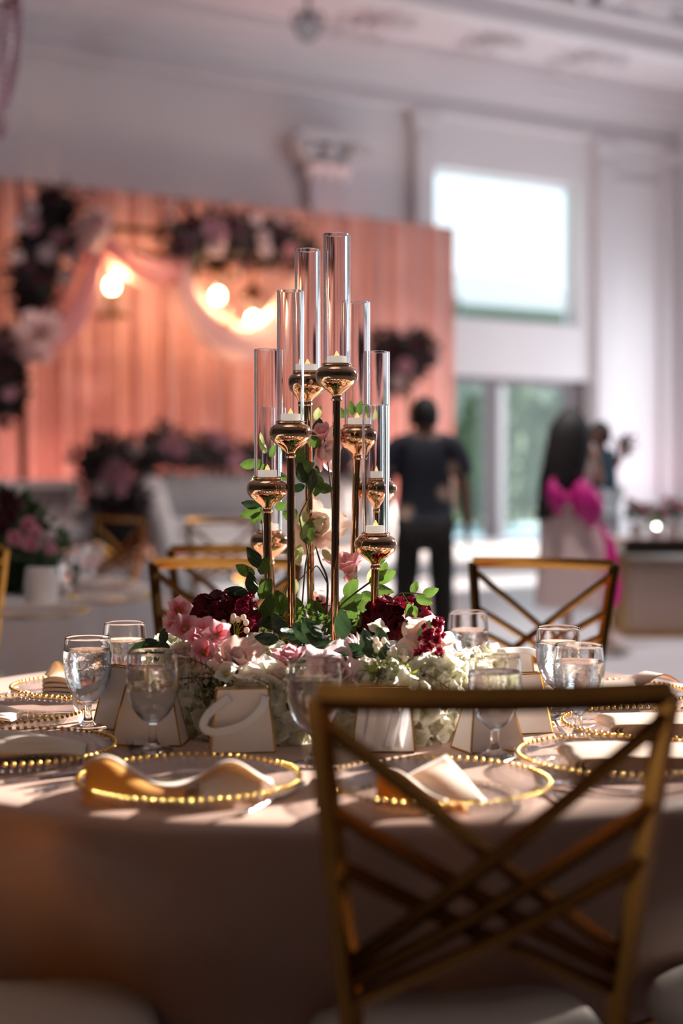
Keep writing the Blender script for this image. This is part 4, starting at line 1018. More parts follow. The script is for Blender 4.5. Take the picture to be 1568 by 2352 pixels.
# p3: soft roll
def soft(t, L_, W_, H_, seed, bend=.0):
    r = random.Random(seed)
    for k in range(3):
        w = MB()
        def fn(u, v, k=k):
            a = 2 * PI * u; s = math.sin(PI * min(1, max(0, .08 + v * .88))) ** .45
            x = (v - .5) * L_ ; y = W_ / 2 * math.cos(a) * (1 - .14 * k) * (.8 + .2 * s) + (.012 * k)
            z = max(0, H_ * (.5 + .5 * math.sin(a)) * s * (1 - .16 * (2 - k)) * (1 - .25 * v)) + .002 + .0025 * math.sin(v * 9 + a * 2 + k) * s + bend * v
            return (x, y - .010 * (k - 1), z)
        w.grid(fn, 36, 22, None, 0, True); w.add([fn(i / 36, 0) for i in range(36)], [tuple(range(36))]); w.add([fn(i / 36, 1) for i in range(36)], [tuple(range(35, -1, -1))])
        w.build('satin_fold', M['napkin'], t, sharp=60)
t = napk('shiny cream satin napkin rolled long, lying on the plate cut by the edge', Vector((PT['p3'].x - .005, PT['p3'].y - .01, 0)), math.radians(6)); soft(t, .24, .10, .042, 3)
t = napk('small pale napkin roll at the very edge, behind the shiny cream roll', Vector((PT['p4'].x - .05, PT['p4'].y - .02, 0)), math.radians(-5)); soft(t, .17, .10, .038, 4)
# p5: pleated block with a peak
t = napk('white napkin folded into a peaked block on the farthest shaded plate', Vector((PT['p5'].x - .03, PT['p5'].y, 0)), 0)
w = MB()
def blk(u, v):
    x = -.06 + .17 * u; return (x, -.045 + .09 * v, .030 + .004 * math.sin(u * 12) + .003 * math.sin(v * 7))
sheet(w, blk, 16, 10, .004)
for k in range(3): sheet(w, lambda u, v, k=k: (-.06 + .17 * u, -.048 + .002 * math.sin(u * 20 + k) + .09 * v, .004 + .009 * k + .002 * math.sin(u * 10 + v * 4)), 16, 6, .006)
w.build('satin_base', M['napkin'], t, sharp=50)
w = MB()
sheet(w, lambda u, v: (-.056 + .07 * u, -.035 + .06 * v * (1 - .3 * u), .033 + .038 * math.exp(-((u - .35) / .3) ** 2) * (1 - .75 * v)), 14, 10, .004); w.build('satin_peak', M['napkin'], t, sharp=50)
for key, lab, dx, dy, rz_, L_, W_, n_, th, sd in [('p6', 'leaf shaped stack of folded ivory napkin on the plate by the near chair post', .035, 0, 6, .25, .13, 5, .0125, 1),
                              ('p7', 'tightly rolled ivory napkin with layered folds on the plate cut by the picture edge', .03, -.005, 4, .24, .12, 6, .0125, 2),
                              ('p8', 'folded ivory napkin with an upturned corner behind the pair of water glasses', -.005, 0, 8, .25, .12, 4, .011, 3)]:
    t = napk(lab, Vector((PT[key].x + dx, PT[key].y + dy, 0)), math.radians(rz_))
    roll_stack(L_, W_, n_, th, sd, .5 if key == 'p6' else .12, .5 if key == 'p6' else .1).build('satin_stack', M['napkin_peach'], t, sharp=50)
    if key == 'p8':
        w = MB(); sheet(w, lambda u, v: (-.03 + .17 * u, -.05 + .10 * v, .030 + .026 * math.exp(-((u - .8) / .2) ** 2) * (1 - .3 * v)), 16, 8, .003); w.build('satin_corner', M['napkin_peach'], t, sharp=50)
# cutlery
def handle(w, x0, x1, w0, w1, z0=.0025):
    n = 12; P = []
    def fn(u, v):
        a = 2 * PI * u; x = x0 + (x1 - x0) * v; ww = (w0 + (w1 - w0) * v) * (1 + .12 * math.sin(v * 40)) * (.55 if v in (0, 1) else 1); return (x, ww * math.cos(a), z0 + .0022 * math.sin(a))
    w.grid(fn, 10, 24, None, 0, True); w.add([fn(i / 10, 0) for i in range(10)], [tuple(range(9, -1, -1))]); w.add([fn(i / 10, 1) for i in range(10)], [tuple(range(10))])
def cutlery(kind, label, pa, pb):
    a, b = atz(*pa, .7635), atz(*pb, .7635); d = b - a; mid = (a + b) / 2
    t = thing('table_' + kind, label, kind, (mid.x, mid.y, .762), math.atan2(d.y, d.x), 'silver cutlery on the dining table')
    L_ = {'knife': .215, 'fork': .19, 'spoon': .18}[kind]; L_ = max(.12, min(L_, d.length * 1.0)) if d.length > .05 else L_
    w = MB(); handle(w, -L_ / 2, 0.0, .0055, .0035); w.build('handle', M['silver'], t)
    w = MB()
    if kind == 'knife':
        w.grid(lambda u, v: ((0.0 + L_ / 2 * v), (.0085 * math.cos(2 * PI * u)) * (1 - .6 * max(0, v - .75) * 4 * .9) , .0022 + .0013 * math.sin(2 * PI * u)), 10, 14, None, 0, True); w.build('blade', M['silver'], t)
    elif kind == 'spoon':
        w.tube([(0, 0, .003), (L_ * .22, 0, .006)], .0025, 6); w.build('neck', M['silver'], t); w = MB()
        w.grid(lambda u, v: (L_ * .36 + .031 * math.sin(PI / 2 * v) * math.cos(2 * PI * u), .020 * math.sin(PI / 2 * v) * math.sin(2 * PI * u), .003 + .0065 * (math.sin(PI / 2 * v) ** 2)), 24, 7, None, 0, True)
        w.grid(lambda u, v: (L_ * .36 + .031 * math.sin(PI / 2 * (1 - v)) * math.cos(2 * PI * u), .020 * math.sin(PI / 2 * (1 - v)) * math.sin(2 * PI * u), .0018 + .0065 * (math.sin(PI / 2 * (1 - v)) ** 2)), 24, 7, None, 0, True); w.build('bowl', M['silver'], t)
    else:
        w.tube([(0, 0, .003), (L_ * .22, 0, .006)], .0025, 6); w.box((L_ * .29, 0, .0055), (.03, .022, .0018)); w.build('neck', M['silver'], t, smooth=False)
        for k in range(4):
            w = MB(); w.tube([(L_ * .36, (k - 1.5) * .006, .0055), (L_ * .5, (k - 1.5) * .0058, .0045)], [.0016, .001], 6); w.build('tine', M['silver'], t)
cutlery('knife', 'dark looking silver knife between the cream roll plate and the bright knife end', (8, 1797), (212, 1768))
cutlery('fork', 'bright ridged silver fork handle sticking out beside the near wave napkin plate', (78, 1818), (262, 1778))
cutlery('spoon', 'dark looking spoon below the bag behind the stemmed glass', (240, 1690), (332, 1720))
cutlery('knife', 'silver knife pointing from the tablecloth edge up to the near chair post', (552, 1874), (705, 1793))
cutlery('fork', 'silver fork beside the near chair post, seen through its frame', (752, 1868), (752, 1760))
cutlery('spoon', 'shiny spoon lying bowl outward between white card bag and paired glasses', (1303, 1697), (1262, 1645))
cutlery('knife', 'silver knife with ridged handle below the near chair lattice bar', (1300, 1845), (1235, 1805))
cutlery('fork', 'dark looking fork lying across the cloth in front of the leaf shaped napkin', (1478, 1822), (1245, 1800))
cutlery('spoon', 'silver spoon end just under the white bag behind the chair rail', (1150, 1752), (1215, 1728))
# card bags
def bag(label, px, py, Y, rz_, s=1.0, ribbon=None, wd_=.112, dp=.06, ht=.105, tp=.80, tip=.35):
    q = at(px, py, Y); t = thing('favor_bag', label, 'gift bag', (q.x, Y, .7615), math.radians(rz_), 'white gold edged paper bags on the dining table', s)
    b = [(-wd_ / 2, -dp / 2, 0), (wd_ / 2, -dp / 2, 0), (wd_ / 2, dp / 2, 0), (-wd_ / 2, dp / 2, 0)]
    u = [(x * tp, y * tip, ht) for x, y, z in b]
    w = MB()
    vs = b + u; w.add(vs, [(0, 1, 5, 4), (1, 2, 6, 5), (2, 3, 7, 6), (3, 0, 4, 7), (0, 3, 2, 1)])
    ui = [(x * .97, y * .9, z) for x, y, z in u]; bi = [(x * .97, y * .95, .002) for x, y, z in b]
    w.add(bi + ui, [(4, 5, 1, 0), (5, 6, 2, 1), (6, 7, 3, 2), (7, 4, 0, 3), (0, 1, 2, 3)]); w.add(u + ui, [(0, 1, 5, 4), (1, 2, 6, 5), (2, 3, 7, 6), (3, 0, 4, 7)])
    w.build('paper_body', M['bag'], t, smooth=False)
    for nm, i, j in [('edge', 0, 4), ('edge', 1, 5), ('edge', 2, 6), ('edge', 3, 7), ('rim', 4, 5), ('rim', 5, 6), ('rim', 6, 7), ('rim', 7, 4), ('base_edge', 0, 1), ('base_edge', 1, 2), ('base_edge', 3, 0)]:
        w = MB(); w.tube([vs[i], vs[j]], .0017, 5); w.build('gold_' + nm, M['bag_gold'], t, smooth=False)
    if ribbon:
        for k, pts in enumerate(ribbon):
            P = catmull(pts, 8)
            def fn(u_, v, P=P):
                i = min(int(v * (len(P) - 1)), len(P) - 2); p = P[i].lerp(P[i + 1], v * (len(P) - 1) - i); tn = (P[i + 1] - P[i]).normalized()
                sd = tn.cross(Vector((0, -1, .15))).normalized(); return p + sd * (u_ - .5) * .014 + Vector((0, .004 * math.sin(v * 12), 0))
            w = MB(); sheet(w, fn, 5, 26, .0008); w.build('ribbon', M['ribbon'], t, sharp=0)
    return t
rb1 = [[(-.022, -.018, .092), (-.055, -.035, .070), (-.068, -.05, .050), (-.045, -.056, .040), (.0, -.052, .050), (.03, -.035, .075), (.038, -.015, .093)]]
rb2 = [[(-.03, -.016, .100), (-.018, -.035, .085), (-.022, -.05, .04), (-.034, -.048, .006)], [(-.03, -.016, .1), (-.038, -.04, .06), (-.042, -.046, .01)], [(.005, -.03, .005), (.018, -.04, .06), (.026, -.02, .098), (.034, -.035, .06), (.024, -.044, .01)]]
bag('white gold edged bag with a looped ribbon, standing alone in front of the ivory roses', 556, 1735, 2.40, 8, 1.0, rb1, .108)
bag('white gold edged bag with hanging ribbon strips, behind the lattice of the near chair', 882, 1738, 2.41, -2, 1.0, rb2, .104)
bag('tent shaped white bag showing its side, under the glass behind the chair rail', 1120, 1735, 2.42, 24, 1.0, None, .105, .07, .098, .62)
bag('white bag with gold edges farther along, between the tent shaped bag and the shiny spoon', 1205, 1696, 2.58, 14, 1.0, None, .085, .06, .105, .62)
bag('wide white bag directly behind the stemmed glass and dark spoon', 345, 1727, 2.47, -6, 1.05, None, .118, .06, .10, .62)
bag('narrow white bag turned edge on beside the strongly reflecting glass, ribbon at its side', 283, 1676, 2.62, -38, 1.0, [[(-.04, -.03, .09), (-.075, -.045, .06), (-.08, -.04, .02), (-.06, -.035, .004)]], .10, .06, .112, .62)
bag('white bag mostly hidden behind the hydrangeas, its ribbon over the rim', 1172, 1640, 2.92, 10, 1.0, [[(-.05, -.03, .10), (-.02, -.05, .112), (.03, -.045, .108), (.06, -.02, .09)]], .10, .06, .105, .8)

# ------------------------------------------------------------------ dining table cloth
TC = Vector((-.035, 2.79, 0))
def tang(x, y): return math.atan2(y - TC.y, x - TC.x) % (2 * PI)
o = cloth_mesh(.905, .76, 15, .028, [(tang(.19, 1.9), .20, .07), (tang(-.40, 1.9), .22, .08), (tang(.60, 2.05), .22, .07)], seed=9, n=300).build('tablecloth', M['cloth'], None, T(TC), sharp=0)
tag(o, 'taupe satin cloth falling to the floor on the near round dining table', 'tablecloth')

# ------------------------------------------------------------------ candelabra, glass tubes, tealights
CB_ = Vector((-.02, 2.80, .76))
cd = thing('candelabra', 'eight stemmed rose gold candelabra rising from the flowers on the dining table', 'candelabra', CB_)
w = MB(); w.lathe([(.21, .002), (.212, .006), (.20, .012), (.03, .016)], 48); w.build('base_plate', M['rose_gold'], cd)
CUP = smooth_prof([(.0085, -.0620), (.0090, -.0560), (.0135, -.0510), (.0270, -.0410), (.0370, -.0310), (.0404, -.0200), (.0385, -.0100), (.0320, -.0035), (.0275, -.0015), (.0275, .0005), (.0282, .0020), (.0280, .0035), (.0255, .0038), (.0245, .0020), (.0240, -.0010)], 3)
w = MB(); w.lathe(CUP, 56); cup_me = w.mesh('candle_cup', M['rose_gold'], sharp=60)
def tube_me(h):
    w = MB(); w.lathe([(.0252, .0), (.0257, .001), (.0257, h - .0008), (.0252, h), (.0232, h), (.0228, h - .0008), (.0228, .001), (.0232, 0), (.0252, 0)], 56, cap=False); return w.mesh('glass_tube', M['tube'], sharp=15)
w = MB(); w.lathe(smooth_prof([(.0005, 0), (.0185, 0), (.0187, .002), (.0187, .0165), (.0180, .0180), (.0165, .0172), (.010, .0150), (.0005, .0148)], 3), 40); wax_me = w.mesh('tealight_candle', M['wax'], sharp=50)
w = MB(); w.lathe(smooth_prof([(.0042, .014), (.0052, .018), (.0038, .0225), (.0012, .0275), (.0003, .029)], 3), 14); fl_me = w.mesh('flame_tip', M['flame'])
for (px, rim, tt, Y, pbx, pby, desc) in [
    (773, 840, 538, 2.68, 768, 1445, 'the tallest and nearest stem'), (706, 857, 574, 2.85, 715, 1440, 'the second tallest stem, behind the tallest'),
    (667, 972, 668, 2.70, 670, 1430, 'the third tallest stem, over the pink rose buds'), (820, 980, 693, 2.85, 808, 1430, 'the fourth tallest stem, just behind the tallest on the window side'),
    (614, 1100, 803, 2.76, 617, 1450, 'the stem with the cup beside the ivory vine leaves'), (865, 1102, 808, 2.87, 862, 1440, 'the upper of two cups beside the floral shirted person'),
    (862, 1228, 930, 2.72, 857, 1465, 'the lower of two cups beside the floral shirted person'), (619, 1222, 936, 2.97, 632, 1440, 'the lowest far cup half hidden by two stems')]:
    p = at(px, rim, Y); b = at(pbx, pby, Y); d = Vector((p.x - b.x, 0, p.z - b.z)); q = p - d * ((p.z - .772) / d.z)
    w = MB(); w.tube([q - CB_, p - Vector((0, 0, .058)) - CB_], .0077, 20)
    w.lathe([(.0095, -.066), (.0105, -.063), (.0095, -.060)], 20, T(p - CB_)); w.build('stem', M['rose_gold'], cd)
    obj('candle_cup', cup_me, cd, T(p - CB_))
    h = at(px, tt, Y).z - p.z - .0036
    o = obj('glass_tube', tube_me(h), None, T(p + Vector((0, 0, .0038)))); tag(o, 'clear glass tube on ' + desc, 'candle tube', 'open glass tubes on the candelabra')
    o = obj('tealight_candle', wax_me, None, T(p + Vector((0, 0, -.0008)))); tag(o, 'white tealight candle on ' + desc, 'candle', 'tealights on the candelabra'); obj('flame_tip', fl_me, o)
    w = MB(); w.lathe([(.001, -.0012), (.0236, -.0012), (.0242, -.0006)], 24, T(p - CB_)); w.build('cup_floor', M['rose_gold'], cd)
# ------------------------------------------------------------------ flower centrepiece
FCN = Vector((-.022, 2.76, .7615))
fl = thing('floral_centrepiece', 'low round floral centrepiece of ivory, blush and wine blooms ringing the candelabra', 'flowers', FCN)
def loc(px, py, Y): return at(px, py, Y) - FCN
w = MB()
def moss(u, v):
    a = 2 * PI * u; b = PI / 2 * v; k = 1 + .05 * math.sin(a * 7) * math.cos(b)
    return (.245 * math.cos(a) * math.cos(b) * k, .225 * math.sin(a) * math.cos(b) * k, .105 * math.sin(b) + .004)
w.grid(moss, 40, 10, None, 0, True); w.build('moss_base', M['moss'], fl)
PM = {}
def pmesh(kind, i):
    k = (kind, i)
    if k not in PM:
        m = M[kind]; PM[k] = petal_mesh('petal', m, .05, .052, [.34, .30, .22, .16][i], [.02, .10, .26, .42][i], 7, 7, [.015, .03, .05, .07][i], i * 7 + hash(kind) % 5 if False else i * 7, [.3, .3, .25, .2][i])
    return PM[k]
core_me = {}
def rose(kind, p, d, R_, openness=1.0, name='rose', n=15, label=None):
    """layered rose: bud core with spiral petals; R_ is the radius it shows"""
    if kind not in core_me:
        w = MB(); w.grid(lambda u, v: ((.011 * math.sin(PI * (.15 + .8 * v)) * (1 + .12 * math.sin(2 * PI * u * 3 + v * 7))) * math.cos(2 * PI * u), (.011 * math.sin(PI * (.15 + .8 * v)) * (1 + .12 * math.sin(2 * PI * u * 3 + v * 7))) * math.sin(2 * PI * u), .036 * v), 16, 9, None, 0, True)
        w.lathe([(.002, -.012), (.010, -.008), (.014, 0), (.006, .004)], 12); core_me[kind] = w.mesh('bloom_core', M[kind], sharp=0)
    s = R_ / .05
    o = obj(name, core_me[kind], fl, aim(Vector(p) - Vector(d).normalized() * .022 * s, d, rnd.uniform(0, 6), s))
    if label: o['label'] = label
    off = rnd.uniform(0, 6)
    for k in range(n):
        f = k / (n - 1); i = min(3, int(f * 4)); a = off + k * 2.39996 + rnd.uniform(-.2, .2)
        op = math.radians((4 + 62 * f ** 1.25) * openness + rnd.uniform(-5, 5)); sc_ = (.55 + .42 * f) * rnd.uniform(.92, 1.08)
        obj('petal', pmesh(kind, i), o, RZ(a) @ T(.0035 + .008 * f, 0, -.002 - .004 * f) @ RY(op) @ S(sc_))
    return o
def five_me(kind, seed, n=5, L_=.024, W_=.022):
    w = MB(); fn, nu, nv = petal(L_, W_, .10, .12, 5, 6, .06, seed, .15)
    return None
bp_me = {}
def blossom(kind, p, d, R_, n=5):
    if kind not in bp_me:
        bp_me[kind] = petal_mesh('petal', M[kind], .026, .025, .16, .10, 7, 7, .05, 3, .12)
        w = MB(); w.ell((0, 0, .002), (.0035, .0035, .003), 8, 6)
        for k in range(5): w.ell((.0025 * math.cos(k * 1.256), .0025 * math.sin(k * 1.256), .0045), .0016, 6, 4)
        bp_me['c'] = w.mesh('pollen_centre', M['yellow'])
    s = R_ / .026; o = obj('blossom', bp_me['c'], fl, aim(p, d, rnd.uniform(0, 6), s))
    for k in range(n):
        obj('petal', bp_me[kind], o, RZ(2 * PI * k / n + rnd.uniform(-.1, .1)) @ T(.0015, 0, 0) @ RY(math.radians(rnd.uniform(42, 72))))
    return o
def floret_mesh(kind, L_, W_, n=4, seed=0, op=62):
    w = MB(); r = random.Random(seed)
    for k in range(n):
        fn, nu, nv = petal(L_ * r.uniform(.9, 1.1), W_, .14, .16, 5, 5, .09, r.randint(0, 99), .1)
        w.grid(fn, nu, nv, RZ(2 * PI * k / n + r.uniform(-.15, .15)) @ RY(math.radians(op + r.uniform(-14, 12))))
    w.ell((0, 0, .001), .0022, 6, 4)
    return w.mesh('floret', M[kind], sharp=0)
FM = {k: [floret_mesh(k, .027, .027, 4, s) for s in range(4)] for k in ('white_p', 'burg_p', 'cream_p')}
def hydrangea(kind, p, R_, n=20, d0=(0, -1, .4), spread=1.25, fs=1.0):
    w = MB(); w.ell((0, 0, 0), R_ * .72, 12, 8); o = w.build('hydrangea_head', M['moss'] if kind != 'burg_p' else M[kind], fl, T(Vector(p)))
    d0 = Vector(d0).normalized(); k = 0; i = 0
    while k < n and i < 400:
        i += 1; z = 1 - 2 * (i + .5) / (n * 2.2); a = i * 2.39996
        if abs(z) > 1: continue
        v = Vector((math.sqrt(1 - z * z) * math.cos(a), math.sqrt(1 - z * z) * math.sin(a), z))
        if v.angle(d0) > spread + .35: continue
        obj('floret', rnd.choice(FM[kind]), o, aim(v * R_ * rnd.uniform(.74, .95), v + Vector((U_(-.35, .35), U_(-.35, .35), U_(-.2, .35))), U_(0, 6), fs * U_(.85, 1.15))); k += 1
    return o
# ivory hydrangeas round the foot
for px, py, Y, R_, n in [(455, 1640, 2.56, .056, 22), (430, 1560, 2.60, .05, 20), (520, 1690, 2.52, .045, 16), (650, 1690, 2.49, .05, 20), (705, 1620, 2.49, .055, 20), (600, 1630, 2.5, .05, 20),
                         (790, 1650, 2.47, .05, 18), (900, 1610, 2.48, .058, 24), (985, 1655, 2.50, .055, 22), (1000, 1570, 2.54, .055, 24), (1065, 1575, 2.6, .055, 22), (1075, 1640, 2.56, .045, 14), (940, 1700, 2.47, .035, 12),
                         (850, 1570, 2.52, .04, 14), (1110, 1545, 2.72, .05, 16), (395, 1520, 2.72, .05, 14)]:
    hydrangea('white_p', loc(px, py, Y), R_, n, (loc(px, py, Y).x * 1.2, -1, .55))
# roses
def D(x, y, z): return Vector((x, y, z))
rose('blush_p', loc(545, 1505, 2.52), D(.25, -.5, .8), .062, .62, n=14)
rose('white_p', loc(575, 1590, 2.47), D(-.1, -.9, .35), .066, 1.15, n=18)
rose('cream_p', loc(420, 1500, 2.58), D(-.5, -.7, .6), .040, .9)
rose('white_p', loc(645, 1545, 2.50), D(.4, -.5, .7), .042, .7, n=12)
rose('pink_p', loc(664, 1498, 2.50), D(.0, -.25, 1), .040, .5, n=14, name='rose_bud')
rose('pale_p', loc(768, 1535, 2.46), D(.05, -.85, .5), .058, 1.0, n=18)
rose('white_p', loc(842, 1565, 2.46), D(.1, -.45, .8), .060, .35, n=12)
rose('blush_p', loc(975, 1455, 2.62), D(-.2, -.55, .8), .062, .75, n=15)
rose('blush_p', loc(1010, 1490, 2.60), D(.5, -.5, .6), .055, .85)
rose('pale_p', loc(1050, 1530, 2.62), D(.6, -.6, .6), .050, 1.1)
rose('cream_p', loc(1085, 1560, 2.66), D(.7, -.5, .5), .048, 1.05)
rose('cream_p', loc(915, 1405, 2.86), D(0, -.3, 1), .045, .8)
rose('cream_p', loc(838, 1432, 2.84), D(-.2, -.5, 1), .034, .6, n=10)
rose('white_p', loc(600, 1470, 2.60), D(0, -.5, 1), .042, 1.1)
rose('white_p', loc(470, 1560, 2.54), D(-.4, -.8, .4), .045, 1.0)
rose('white_p', loc(930, 1500, 2.56), D(0, -.6, .9), .034, 1.1, n=11)
rose('white_p', loc(870, 1470, 2.66), D(0, -.4, 1), .030, 1.1, n=10)
rose('blush_p', loc(700, 1420, 2.82), D(0, -.3, 1), .032, .8, n=10)
# fluffy pale pink mums: many narrow petals each
def mum(p, d, R_):
    w = MB(); r = random.Random(5)
    for k in range(70):
        f = (k + .5) / 70; fn, nu, nv = petal(R_ * (.7 + .3 * f), R_ * .24, .3, .2, 3, 4, .02, k, .1)
        w.grid(fn, nu, nv, RZ(k * 2.39996) @ RY(math.radians(6 + 82 * f ** .8)))
    o = w.build('fluffy_bloom', M['pale_p'], fl, aim(p, d), sharp=0); o['kind'] = 'stuff'
mum(loc(825, 1500, 2.54), D(.3, -.5, .8), .048); mum(loc(735, 1490, 2.56), D(-.2, -.4, .9), .032)
for px, py, Y, R_ in [(408, 1404, 2.66, .025), (425, 1448, 2.62, .027), (466, 1452, 2.60, .027), (500, 1458, 2.58, .024), (470, 1500, 2.56, .028), (395, 1440, 2.66, .02), (448, 1470, 2.58, .022)]:
    blossom('pink_p', loc(px, py, Y - .03), D(U_(-.1, .6), -1, U_(.3, .8)), R_ * 1.18)
for px, py, Y in [(868, 1448, 2.62), (905, 1540, 2.52), (960, 1535, 2.52), (1015, 1600, 2.5), (520, 1550, 2.48)]: blossom('white_p', loc(px, py, Y), D(U_(-.4, .4), -.8, .6), .022, 4)
hydrangea('burg_p', loc(498, 1425, 2.70), .050, 22, (0, -1, .6), 1.3, .95); hydrangea('burg_p', loc(545, 1450, 2.68), .04, 12, (0, -1, .4), 1.2, .9)
hydrangea('burg_p', loc(897, 1432, 2.72), .045, 22, (0, -1, .6), 1.3, .95); hydrangea('burg_p', loc(950, 1420, 2.78), .034, 10, (0, -1, .8), 1.2, .9)
hydrangea('burg_p', loc(835, 1452, 2.76), .022, 8, (0, -1, .8), 1.2, .7)
LF = floret_mesh('burg_l', .0085, .0085, 4, 3, 66)
def lilac(pts, n, rr, Y):
    for k in range(n):
        f = rnd.random(); q = catmull([loc(x, y, Y) for x, y in pts], 6); p = q[int(f * (len(q) - 1))]
        v = Vector((U_(-1, 1), U_(-1, .2), U_(-1, 1))).normalized()
        obj('lilac_floret', LF, fl, aim(p + v * rr * U_(.3, 1), v + Vector((0, -.5, .2)), U_(0, 6), U_(.8, 1.2)))
lilac([(1000, 1440), (985, 1480), (970, 1515)], 46, .020, 2.545); lilac([(1005, 1480), (1012, 1530)], 14, .008, 2.53)
lilac([(565, 1375), (560, 1410), (570, 1440)], 36, .019, 2.64); lilac([(735, 1385), (740, 1405)], 12, .012, 2.84)
# leaves
def leaf_mesh(m, L_=.046, W_=.026, bend=.2, seed=0, nv=13):
    r = random.Random(seed)
    def fn(u, v):
        s = 2 * u - 1; ww = W_ * (math.sin(PI * (v ** .8)) ** .75) * (1 + (.06 if int(v * 24) % 2 else -.02)); 
        return (s * ww * .5, -.20 * abs(s) * ww * -1 * .9 - bend * L_ * v * v + .03 * L_ * math.sin(s * 4 + v * 9), L_ * v)
    w = MB(); w.grid(fn, 5, nv); return w.mesh('leaf', m, sharp=0)
LV = {'leaf': [leaf_mesh(M['leaf'], .050, .031, b, i) for i, b in enumerate((.1, .3, -.12))], 'leaf_d': [leaf_mesh(M['leaf_d'], .050, .029, b, i + 5) for i, b in enumerate((.1, .35, -.1))],
      'leaf_p': [leaf_mesh(M['leaf_p'], .046, .022, b, i + 9) for i, b in enumerate((.2, .4))]}
def leaf(px, py, Y, ang, L_, kind='leaf', face=(0, -1, .35)):
    """leaf rooted at the pixel, pointing at picture angle ang (0 = up, 90 = to the window side)"""
    p = loc(px, py, Y); a = math.radians(ang); z = Vector((math.sin(a), U_(-.25, .15), math.cos(a))).normalized()
    n = (Vector(face) + Vector((U_(-.5, .5), 0, U_(-.3, .4)))); n = (n - z * n.dot(z)).normalized(); x = n.cross(z) * -1
    mt = Matrix((x, -n * -1 * -1, z)).transposed().to_4x4()
    mt = Matrix((z.cross(-n) * -1, -n, z)).transposed().to_4x4()
    return obj('leaf', rnd.choice(LV[kind]), fl, T(p) @ mt @ S(L_ / .05))
def stem(pts, r=.0018, m='stem', taper=.6):
    P = catmull([loc(*q) for q in pts], 6); w = MB(); w.tube(P, [r * (1 - (1 - taper) * i / (len(P) - 1)) for i in range(len(P))], 7); w.build('stem', M[m], fl)
# rose vine climbing between the poles
Yv = 2.80
stem([(745, 1460, 2.78), (752, 1340, Yv), (735, 1290, Yv), (725, 1255, Yv)], .0026, 'stem_d'); stem([(752, 1340, Yv), (728, 1300, Yv), (712, 1320, Yv)], .0016, 'stem_d')
stem([(770, 1450, 2.8), (770, 1340, 2.83), (766, 1280, 2.83), (762, 1150, 2.83), (752, 1060, 2.83), (742, 990, 2.83)], .0022, 'stem_d')
stem([(690, 1440, 2.78), (700, 1310, Yv), (706, 1270, Yv), (700, 1240, Yv), (688, 1190, Yv), (700, 1160, Yv), (716, 1130, Yv), (724, 1100, Yv)], .0018, 'stem_d')
stem([(600, 1450, 2.78), (612, 1360, 2.84), (604, 1240, 2.86), (600, 1120, 2.88), (612, 1040, 2.88)], .0020, 'stem_d')
stem([(640, 1440, 2.80), (655, 1350, 2.84), (690, 1330, 2.84), (712, 1300, 2.84)], .0016, 'stem_d')
stem([(566, 1300, 2.74), (572, 1330, 2.74), (585, 1420, 2.74)], .0015, 'stem_d'); stem([(860, 1330, 2.74), (812, 1365, 2.74), (775, 1400, 2.74), (750, 1460, 2.74)], .002, 'stem_d')
